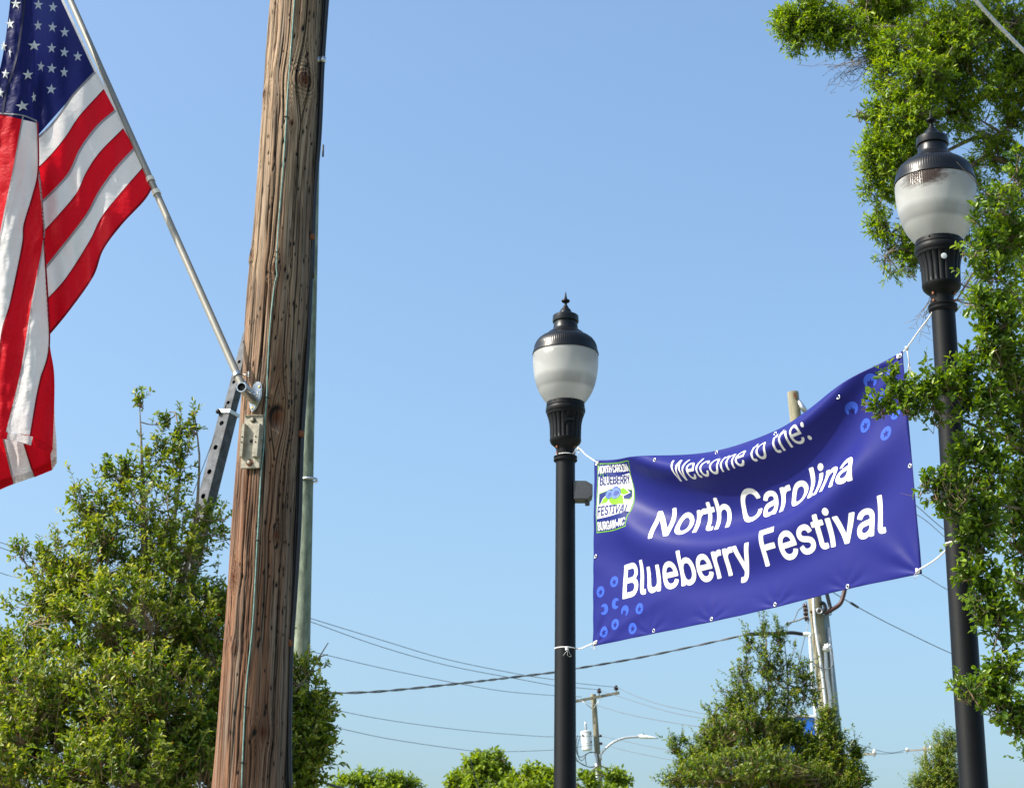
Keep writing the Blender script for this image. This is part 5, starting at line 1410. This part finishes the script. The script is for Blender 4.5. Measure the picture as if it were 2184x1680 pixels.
# ------------------------------------------------------------------ poles and wires behind
S3 = CR(780, 1500, 2.374); S4 = CR(1860, 1200, 2.184); S6 = CR(1380, 1650, 4.55); S7 = CR(1660, 1480, 3.435)
# pale green pole right behind the near one
ga, gb = P(671, 330, 30), P(636, 1680, 30)
gd = (ga - gb).normalized(); g0 = gb - gd * (gb.z / gd.z)
GP = empty('utility_pole', g0, 'pale lichen green utility pole half hidden behind the brown wooden one', 'utility pole')
gl_ = (ga - g0).length
MB().lathe([(0, .16), (gl_ * .3, .145), (gl_ * .7, .11), (gl_ - .05, .085), (gl_, .07), (gl_, 0)], frame(g0, gd, (1, 0, 0)), 28).build('shaft', M_greenpole, GP, True, .6)
c = P(658, 1340, 29.85)
MB().lathe([(-.02, .145), (-.02, .152), (.02, .152), (.02, .145)], frame(P(*C2(1850, 1440), 30), gd, (1, 0, 0)), 28).build('steel_band', M_steel, GP)
o = MB().box(frame(P(689, 322, 29.9), gd, (1, 0, 0)), .03, .03, .22, .004).build('pole_top_bracket', M_dark, GP)
# perforated steel boom
YB = 24.0
bA = P(*C2(1225, 1640), YB); bB = P(*C2(1372, 1040), YB); bC = P(*C2(1500, 560), YB)
bd = (bC - bA).normalized()
BO = empty('crane_boom', Vector((bA.x - .5, bA.y, 0)), 'slanting grey steel boom with round holes behind the brown pole above the holly', 'crane boom')
def boom_section(p0, p1, w, name, holes, pitch):
    d = (p1 - p0).normalized(); L_ = (p1 - p0).length
    M = frame(p0, d, Vector((.86, -.5, 0)))          # local X across the perforated face, local -Y towards the camera
    yv = M.to_3x3() @ Vector((0, 1, 0))
    sgn = -1 if yv.y > 0 else 1
    k = MB(); n = int(L_ / pitch); h = w / 2
    for i in range(n):
        z0, z1 = i * L_ / n, (i + 1) * L_ / n; zc = (z0 + z1) / 2; r = w * holes
        ring = [(r * math.cos(a), zc + r * math.sin(a)) for a in np.linspace(0, 2 * math.pi, 16, endpoint=False)]
        sq = []
        for a in np.linspace(0, 2 * math.pi, 16, endpoint=False):
            cx_, sy_ = math.cos(a), math.sin(a); m_ = max(abs(cx_), abs(sy_)); sq.append((h * cx_ / m_, zc + (z1 - z0) / 2 * sy_ / m_))
        vs = [M @ Vector((x, sgn * h, z_)) for x, z_ in ring] + [M @ Vector((x, sgn * h, z_)) for x, z_ in sq] + [M @ Vector((x, sgn * (h - .012), z_)) for x, z_ in ring]
        k.add(vs, [(j, (j + 1) % 16, 16 + (j + 1) % 16, 16 + j) for j in range(16)] + [(j, (j + 1) % 16, 32 + (j + 1) % 16, 32 + j) for j in range(16)])
    for (xa, ya, xb_, yb_) in ((-h, -h, -h, h), (h, -h, h, h), (-h, -sgn * h, h, -sgn * h)):
        k.add([M @ Vector((xa, ya, 0)), M @ Vector((xb_, yb_, 0)), M @ Vector((xb_, yb_, L_)), M @ Vector((xa, ya, L_))], [(0, 1, 2, 3)])
    return k.build(name, M_beam, BO, False)
bG = bA - bd * ((bA.z - .2) / bd.z)
boom_section(bG, bB, .17, 'boom_section', .21, .33)
boom_section(bB - bd * .3, bC, .125, 'boom_section', .20, .27)
M_ = frame(bB, bd, Vector((.86, -.5, 0)))
MB().box(M_, .21, .21, .05, .006).build('collar', M_steel, BO, False)
MB().ball(bB + Vector((-.13, -.05, .01)), .035, 2).build('bolt', M_dark, BO)
MB().tube([P(*C2(1155, 1530), YB), P(*C2(1335, 1045), YB - .05), P(*C2(1430, 760), YB), P(*C2(1480, 600), YB)], .006, 5).build('boom_cable', M_wire, BO)

# far pole with white conduits behind the banner
YC = 44.0
ca, cb = P(1691, 836, YC), P(1772, 1600, YC)
cd = (ca - cb).normalized(); c0 = cb - cd * (cb.z / cd.z); cl = (ca - c0).length
CP = empty('utility_pole', c0, 'far wooden utility pole with white conduits, its top standing above the banner', 'utility pole')
MB().lathe([(0, .20), (cl * .5, .17), (cl - .03, .135), (cl, .125), (cl, 0)], frame(c0, cd, (1, 0, 0)), 24).build('shaft', M_farpole, CP, True, .6)
def tpx(pts, Y, r, name, m, parent, seg=8, n=40):
    """tube through points seen at the given distance; each point may carry its own distance"""
    q_ = [P(p[0], p[1], p[2] if len(p) > 2 else Y) for p in pts]
    return MB().tube(crv(q_, n), r, seg).build(name, m, parent)
tpx([S7(1280, -300), S7(1284, 80), S7(1300, 300), S7(1345, 600), S7(1375, 850), S7(1400, 1100), S7(1440, 1400)], YC - .28, .032, 'conduit', M_pvc, CP)
tpx([S7(1252, 372), S7(1262, 500), S7(1282, 800), S7(1300, 1000), S7(1320, 1300)], YC - .25, .045, 'conduit', M_pvc, CP)
tpx([S7(1195, 362), S7(1250, 360)], YC - .25, .05, 'conduit_elbow', M_white, CP)
tpx([S7(1258, 352), S7(1252, 385)], YC - .25, .055, 'conduit_elbow', M_white, CP)
tpx([S7(1386, 500), S7(1398, 700), S7(1425, 900), S7(1440, 1100), S7(1470, 1400)], YC - .22, .040, 'conduit', M_pvc, CP)
tpx([S7(1386, 505), S7(1392, 472), S7(1412, 470), S7(1425, 495)], YC - .24, [.05, .08, .09, .05] * 10, 'weatherhead', M_white, CP)
k = MB()
a_, b_ = P(*S7(1376, 190), YC + .1), P(*S7(1480, 1150), YC + .1)
dd = (a_ - b_).normalized(); k.box(frame((a_ + b_) / 2 - dd * .7, dd, (1, 0, 0)), .20, .08, (a_ - b_).length + 1.4, .01)
k.build('riser_guard', mat('blue_grey_steel', (.25, .32, .38, 1), .5, .3, var=.2, vscale=3), CP, False)
MB().tube([P(*S7(1412, 300), YC + .02), P(*S7(1470, 1150), YC + .02)], .035, 8).build('conduit', M_pvc, CP)
for x, y in [(1212, 120), (1216, 150), (1218, 185), (1224, 222)]:
    c = P(*S7(x, y), YC - .2)
    MB().lathe([(-.05, .03), (-.04, .07), (-.01, .07), (0, .045), (.01, .07), (.04, .07), (.05, .03)], frame(c, (1, 0, .2), (0, 0, 1)), 12).build('insulator', M_porc, CP)
MB().box(frame(P(*S7(1228, 170), YC - .22), cd, (1, 0, 0)), .04, .04, .5, .005).build('rack_bracket', M_steel, CP, False)
MB().box(frame(P(*S7(1330, 165), YC - .2), cd, (1, 0, 0)), .40, .05, .05, .005).build('cross_bracket', M_rust, CP, False)
MB().torus(frame(P(*S7(1335, 160), YC - .3), (0, -1, 0), (1, 0, 0)), .06, .02).build('ring_bolt', M_steel, CP)
M_redcab = mat('dark_red_cable', (.06, .02, .018, 1), .5)
tpx([S7(1560, -60), S7(1540, 30), S7(1510, 100), S7(1440, 150), S7(1380, 180)], YC - .2, .05, 'riser_cable', M_redcab, CP)
tpx([S7(1395, 0), S7(1415, 80), S7(1425, 130), S7(1400, 165), S7(1350, 170)], YC - .2, .045, 'riser_cable', M_rubber, CP)
tpx([S7(1340, 90), S7(1370, 95), S7(1385, 130), S7(1370, 175)], YC - .2, .045, 'riser_cable', M_rubber, CP)
tpx([S7(1430, 140), S7(1435, 180), S7(1425, 195), S7(1405, 180), S7(1360, 170)], YC - .2, .015, 'loop_wire', M_wire, CP)
tpx([S7(1430, 480), S7(1452, 560), S7(1440, 640), S7(1380, 660), S7(1300, 620), S7(1280, 580), S7(1340, 550)], YC - .35, .012, 'loop_wire', M_wire, CP)
c = P(1712, 868, YC - .15)
MB().tube([P(1702, 852, YC - .1), P(1711, 868, YC - .15), P(1722, 882, YC - .15)], [.035, .07, .05], 10).build('insulator', M_steel, CP)
MB().ball(P(1697, 848, YC - .14), .03, 1).build('bolt', M_rust, CP)
MB().box(frame(P(1695, 842, YC - .14), cd, (1, 0, 0)), .05, .02, .10, .003).build('pole_tag', M_rust, CP, False)

# transformer pole
YT = 85.0
ta, tbm = P(*S6(470, 385), YT), P(*S6(545, 1450), YT)
td = (ta - tbm).normalized(); t0 = tbm - td * (tbm.z / td.z); tl_ = (ta - t0).length
TP = empty('utility_pole', t0, 'distant utility pole with crossarm, white transformer can and curved street light arm', 'utility pole')
MB().lathe([(0, .22), (tl_ * .6, .155), (tl_ - .05, .115), (tl_, .105), (tl_, 0)], frame(t0, td, (1, 0, 0)), 20).build('shaft', M_farpole, TP, True, .6)
xa, xb_ = P(*S6(140, 490), YT - .3), P(*S6(765, 368), YT - .1)
MB().box(frame((xa + xb_) / 2, xb_ - xa, (0, 0, 1)), .115, .10, (xb_ - xa).length, .01).build('crossarm', M_farpole, TP, False)
for (x, y), (x2, y2) in [((345, 462), (465, 555)), ((560, 425), (465, 555))]:
    MB().tube([P(*S6(x, y), YT - .3), P(*S6(x2, y2), YT - .2)], .018, 6).build('brace', M_strand, TP)
def pin_insulator(c, s, m, parent):
    MB().lathe([(-.16, .015), (-.06, .018), (-.06, .07), (-.03, .085), (0, .06), (.01, .085), (.04, .08), (.06, .045), (.09, .05), (.11, .03), (.11, 0)], frame(c, (0, 0, 1), (1, 0, 0)) @ Matrix.Scale(s, 4), 14).build('insulator', m, parent, True, .7)
pin_insulator(P(*S6(538, 352), YT - .2), 1.25, M_porc, TP); pin_insulator(P(*S6(730, 318), YT - .1), 1.25, M_porc, TP); pin_insulator(P(*S6(200, 418), YT - .3), 1.25, M_porc, TP)
for x, y in ((553, 857), (558, 945)):
    MB().lathe([(-.06, .03), (-.05, .06), (-.01, .06), (0, .035), (.01, .06), (.05, .06), (.06, .03)], frame(P(*S6(x, y), YT - .1), (1, 0, 0), (0, 0, 1)), 10).build('insulator', M_porc, TP)
tc0, tc1 = P(*S6(403, 1022), YT - .3), P(*S6(386, 800), YT - .3)
Mt = frame(tc0, tc1 - tc0, (1, 0, 0)); hl = (tc1 - tc0).length
tf = MB().lathe([(0, 0), (0, .20), (.02, .225), (hl * .33, .225), (hl * .34, .235), (hl * .9, .235), (hl * .91, .25), (hl * .96, .25), (hl, .14), (hl, 0)], Mt, 24).build('transformer', M_white, TP, True, .6)
MB().lathe([(hl, .03), (hl + .05, .07), (hl + .09, .045), (hl + .13, .07), (hl + .17, .045), (hl + .21, .065), (hl + .25, .04), (hl + .29, .06), (hl + .33, .035), (hl + .42, .02), (hl + .42, 0)], Mt, 14).build('bushing', M_steel, tf)
for x, y in ((345, 850), (440, 830), (448, 925)):
    MB().box(frame(P(*S6(x, y), YT - .5), (0, 0, 1), (1, 0, 0)), .06, .06, .10, .01).build('terminal', M_box, tf, False)
la = [S6(548, 1075), S6(600, 1010), S6(700, 930), S6(830, 880), S6(980, 868)]
arm = tpx(la, YT - .3, .05, 'light_arm', M_strand, TP)
MB().tube([P(*S6(548, 1068), YT - .3), P(*S6(556, 1135), YT - .25)], .05, 8).build('arm_bracket', M_strand, TP)
h0_, h1_ = P(*S6(975, 865), YT - .3), P(*S6(1212, 884), YT - .5)
M_ = frame(h0_, h1_ - h0_, (0, 0, 1))
k = MB(); Lh = (h1_ - h0_).length
vs = []
for z_, hw, hh_ in ((0, .08, .07), (.15, .14, .09), (.5, .16, .06), (Lh * .8, .13, .035), (Lh, .07, .02)):
    for x_, y_ in ((-hh_ * .7, -hw), (hh_, -hw * .6), (hh_, hw * .6), (-hh_ * .7, hw)): vs.append(M_ @ Vector((x_, y_, z_)))
k.add(vs, [(i * 4 + j, i * 4 + (j + 1) % 4, i * 4 + 4 + (j + 1) % 4, i * 4 + 4 + j) for i in range(4) for j in range(4)] + [(0, 1, 2, 3), (16, 17, 18, 19)])
lh = k.build('lamp_head', M_white, TP)
MB().lathe([(0, .05), (.1, .05), (.12, 0)], frame(P(*S6(1033, 855), YT - .35), (0, 0, 1), (1, 0, 0)), 10).build('photocell', mat('green_photocell', (.15, .3, .25, 1), .5), lh)
MB().tube([P(*S6(498, 1060), YT - .2), P(*S6(522, 1450), YT - .2), P(*S6(540, 1800), YT - .2)], .06, 8).build('conduit', M_pvc, TP)
for pts_ in [[(290, 850), (275, 950), (285, 1060), (330, 1100), (380, 1070), (440, 1040), (495, 1050)], [(320, 860), (290, 980), (300, 1090), (340, 1140), (400, 1060), (460, 1045), (495, 1052)], [(262, 1080), (300, 1150), (370, 1195), (450, 1215), (492, 1200)], [(262, 1130), (330, 1170), (420, 1210), (492, 1205)], [(378, 1080), (382, 1140), (392, 1190)]]:
    tpx([S6(x, y) for x, y in pts_], YT - .5, .018, 'loop_wire', M_rubber, TP, 6)

# far crossarm poles
YK = 150.0
for (a_, b_, pole, ins, lab, yk) in [(S4(880, 1476), S4(1060, 1464), (S4(988, 1450), S4(992, 1700)), [S4(890, 1470), S4(1018, 1456)], 'faraway pole with pale crossarm left of the right lamp post', YK),
                                  (S7(1480, 1395), S7(1822, 1387), (S7(1500, 1370), S7(1505, 1680)), [S7(1805, 1368), S7(1617, 1300)], 'faraway pale crossarm showing right of the conical holly', 110.0)]:
    pt_, pb_ = P(*pole[0], yk), P(*pole[1], yk)
    rt = empty('utility_pole', (pt_.x, pt_.y, 0), lab, 'utility pole')
    MB().tube([Vector((pt_.x, pt_.y, 0)), pt_], [.2, .13], 12).build('shaft', M_farpole, rt)
    A_, B_ = P(*a_, yk - .2), P(*b_, yk - .2)
    M_pale = mat('pale_crossarm', (.5, .44, .36, 1), .9, var=.2, vscale=4)
    MB().box(frame((A_ + B_) / 2, B_ - A_, (0, 0, 1)), .13, .11, (B_ - A_).length, .01).build('crossarm', M_pale, rt, False)
    for x, y in ins:
        c_ = P(x, y, yk - .2); pin_insulator(c_, 1.4, M_white, rt)
        MB().tube([c_ - Vector((0, 0, .9)) if yk < 120 and y < 1600 else c_ - Vector((0, 0, .3)), c_], .03, 6).build('pin', M_strand, rt)
    for sx in (-.5, .5):
        MB().tube([(A_ + B_) / 2 + (B_ - A_) * sx * .45, Vector((pt_.x, pt_.y - .2, ((A_ + B_) / 2).z - .6))], .02, 6).build('brace', M_strand, rt)

# blue panel behind the mid holly
YS = 36.0
sA, sB = P(*S7(930, 1075), YS), P(*S7(1300, 1500), YS)
w_ = abs(sB.x - sA.x); h_ = abs(sA.z - sB.z); cx = (sA.x + sB.x) / 2
SG = empty('blue_sign', (cx, YS, 0), 'bright blue panel glimpsed through the conical holly under the banner', 'sign')
MB().box(Matrix.Translation((cx, YS, (sA.z + sB.z) / 2)), w_, .18, h_, .01).build('panel', M_bluepanel, SG, False)
MB().box(Matrix.Translation((cx, YS, sA.z + .025)), w_ + .05, .22, .05, .005).build('frame_rail', M_white, SG, False)
for sx in (-.4, .4): MB().tube([(cx + sx * w_, YS + .02, 0), (cx + sx * w_, YS + .02, sB.z + .05)], .06, 10).build('leg', M_box, SG)

# overhead wires
def wire(label, pts, r, m, twist=0, n=160, group=None):
    q_ = crv([P(*p) for p in pts], n)
    k = MB()
    if twist:
        L_ = np.r_[0, np.cumsum(np.linalg.norm(np.diff(q_, axis=0), axis=1))]
        nstr = 3 if twist < 0 else 2
        for s_ in range(nstr):
            ph = 2 * math.pi * s_ / nstr; a_ = L_ / abs(twist) * 2 * math.pi + ph
            pp_ = q_ + np.stack([np.cos(a_) * 0, np.cos(a_) * r * 1.0, np.sin(a_) * r * 1.0], 1)
            k.tube(pp_, r, 6)
    else: k.tube(q_, r, 5)
    return tag(k.build('overhead_wire', m), label, 'wire', group or 'overhead wires')
def s3(pts, Ya, Yb):
    n = len(pts); return [(*S3(x, y), Ya + (Yb - Ya) * i / (n - 1)) for i, (x, y) in enumerate(pts)]
wire('uppermost of the thin wires sloping down from the brown pole to the crossarm', s3([(-60, 92), (0, 110), (400, 232), (800, 350), (1240, 440), (1450, 472), (1560, 490), (1803, 515)], 52, YT - .1), .012, M_wire)
wire('second thin wire sloping to the crossarm, close beneath the uppermost', s3([(-60, 108), (0, 130), (400, 272), (800, 385), (1200, 462), (1450, 508), (1560, 517), (1703, 530)], 52, YT - .2), .012, M_wire)
wire('third thin wire, passing behind the twisted cable', s3([(-60, 290), (95, 327), (450, 410), (850, 490), (1150, 540), (1450, 565), (1600, 572)], 52, YT - .3), .011, M_wire)
wire('fourth thin wire, below the twisted cable', s3([(-60, 615), (100, 643), (450, 710), (900, 770), (1300, 803), (1450, 808), (1710, 803)], 52, YT - .1), .010, M_wire)
wire('lowest thin wire, just above the round tree tops', s3([(-60, 715), (100, 745), (450, 820), (850, 880), (1000, 895), (1150, 897), (1450, 885), (1715, 850)], 52, YT - .1), .010, M_wire)
def s6(pts, Ya, Yb):
    n = len(pts); return [(*S6(x, y), Ya + (Yb - Ya) * i / (n - 1)) for i, (x, y) in enumerate(pts)]
wire('topmost thin wire running from the crossarm to the conical holly', s6([(730, 300), (980, 415), (1250, 505), (1500, 560), (1700, 600), (2300, 690)], YT - .1, 60), .012, M_wire)
wire('second thin wire running from the crossarm to the conical holly', s6([(538, 340), (750, 405), (1000, 485), (1300, 575), (1640, 645), (2300, 740)], YT - .2, 60), .012, M_wire)
wire('third thin wire leaving the transformer pole towards the conical holly', s6([(200, 410), (350, 460), (530, 515), (800, 595), (1100, 660), (1640, 748), (2300, 830)], YT - .3, 60), .012, M_wire)
wire('thin wire passing above the distant curved street light arm', s6([(565, 860), (800, 910), (1000, 955), (1320, 1015), (2000, 1110)], YT - .1, 60), .010, M_wire)
wire('thin wire passing below the distant curved street light arm', s6([(565, 948), (760, 1005), (1000, 1060), (1420, 1142), (2000, 1240)], YT - .1, 60), .010, M_wire)
wire('black and silver twisted cable rising from the left holly to the far pole', [(*S3(-60, 556), 34), (*S3(30, 552), 35), (*S3(400, 540), 36), (*S3(900, 490), 38), (*S3(1200, 455), 40), (*S3(1450, 425), 41), (*S3(1565, 405), 42), (*S3(1900, 348), 43), (*S3(2184, 290), 43.5), (*S7(620, 382), 43.6), (*S7(740, 355), 43.7)], .0135, mat('grey_twisted_cable', (.20, .20, .205, 1), .5, .2, var=.6, vscale=2.0), twist=1.1, n=420)
wire('black service cable arching from the holly into the white elbow', [(*S7(720, 360), 43.7), (*S7(1000, 352), 43.7), (*S7(1100, 348), 43.7), (*S7(1190, 360), YC - .25)], .045, M_rubber, n=40)
wire('thick bare steel strand crossing the upper right corner', [(2060, -25, 11), (2080, 0, 11), (2125, 50, 11.1), (2190, 116, 11.2), (2260, 190, 11.3)], .0085, M_strand, twist=-.10, n=500)
wire('pair of thin grey wires at the left edge beside the holly, upper one', [(-30, 1145, 55), (0, 1156, 55), (110, 1190, 55), (330, 1250, 52)], .012, M_wire)
wire('pair of thin grey wires at the left edge beside the holly, lower one', [(-30, 1155, 55), (0, 1167, 55), (110, 1203, 55), (330, 1262, 52)], .012, M_wire)
wire('single thin grey wire at the left edge below the pair', [(-30, 1212, 55), (0, 1221, 55), (50, 1234, 55), (330, 1295, 52)], .011, M_wire)
wire('upper thin wire between the banner\'s right edge and the right post', [(1900, 1035, 47), (*S4(948, 145), 47), (*S4(1110, 282), 47), (2170, 1240, 47)], .012, M_wire)
wire('lower thin wire between the banner\'s right edge and the right post', [(1900, 1080, 47), (*S4(950, 192), 47), (*S4(1113, 326), 47), (2170, 1290, 47)], .010, M_wire)
wire('thin wire leaving the banner\'s lower right corner', [(1900, 1190, 47), (*S4(975, 517), 47), (*S4(1128, 607), 47), (2170, 1335, 47)], .010, M_wire)
wsp = wire('long thin wire with a dark splice sloping from the far pole to the right post', [(*S7(1400, -40), YC), (*S7(1500, 30), YC), (*S7(1780, 190), 46), (*S7(2060, 332), 48), (*S4(1145, 950), 50), (2130, 1430, 52), (2300, 1470, 55)], .011, M_wire)
MB().tube([P(*S7(1605, 90), 44.6), P(*S7(1665, 128), 45)], .03, 8).build('splice', M_rubber, wsp)
wire('sagging far wire between the two faraway crossarms, upper', [(*S7(1480, 1270), 110), (*S7(1617, 1285), 110), (*S7(1720, 1320), 120), (*S7(1850, 1360), 130), (*S7(1960, 1376), 140), (*S4(890, 1470), 150)], .02, M_wire)
wire('sagging far wire between the two faraway crossarms, lower', [(*S7(1540, 1325), 110), (*S7(1700, 1340), 118), (*S7(1850, 1385), 130), (*S4(870, 1484), 150)], .02, M_wire)
wire('black cable dipping out of the frame beside the brown pole\'s foot', [(640, 1640, 30), (662, 1657, 30), (690, 1668, 30), (760, 1690, 31)], .022, M_rubber)
wire('short dark wire slanting in front of the deep green tree top', [(1003, 1618, 60), (1012, 1652, 60), (1026, 1690, 60)], .018, M_rubber)
wire('pale thread like wires hanging beside the far pole, left one', [(*S7(1250, 230), YC - .2), (*S7(1200, 420), YC - .2), (*S7(1160, 600), YC - .2), (*S7(1130, 780), YC - .2)], .010, M_wirelight)
wire('looping service wires running left from the far pole insulators', [(*S7(1205, 215), YC - .2), (*S7(1150, 240), YC - .2), (*S7(1090, 255), YC - .2), (*S7(1040, 270), YC - .2)], .022, M_wirelight)
wire('slack grey wire loop left of the far pole insulators', [(*S7(1195, 120), YC - .2), (*S7(1150, 160), YC - .2), (*S7(1120, 230), YC - .2), (*S7(1060, 295), YC - .2)], .012, M_wire)
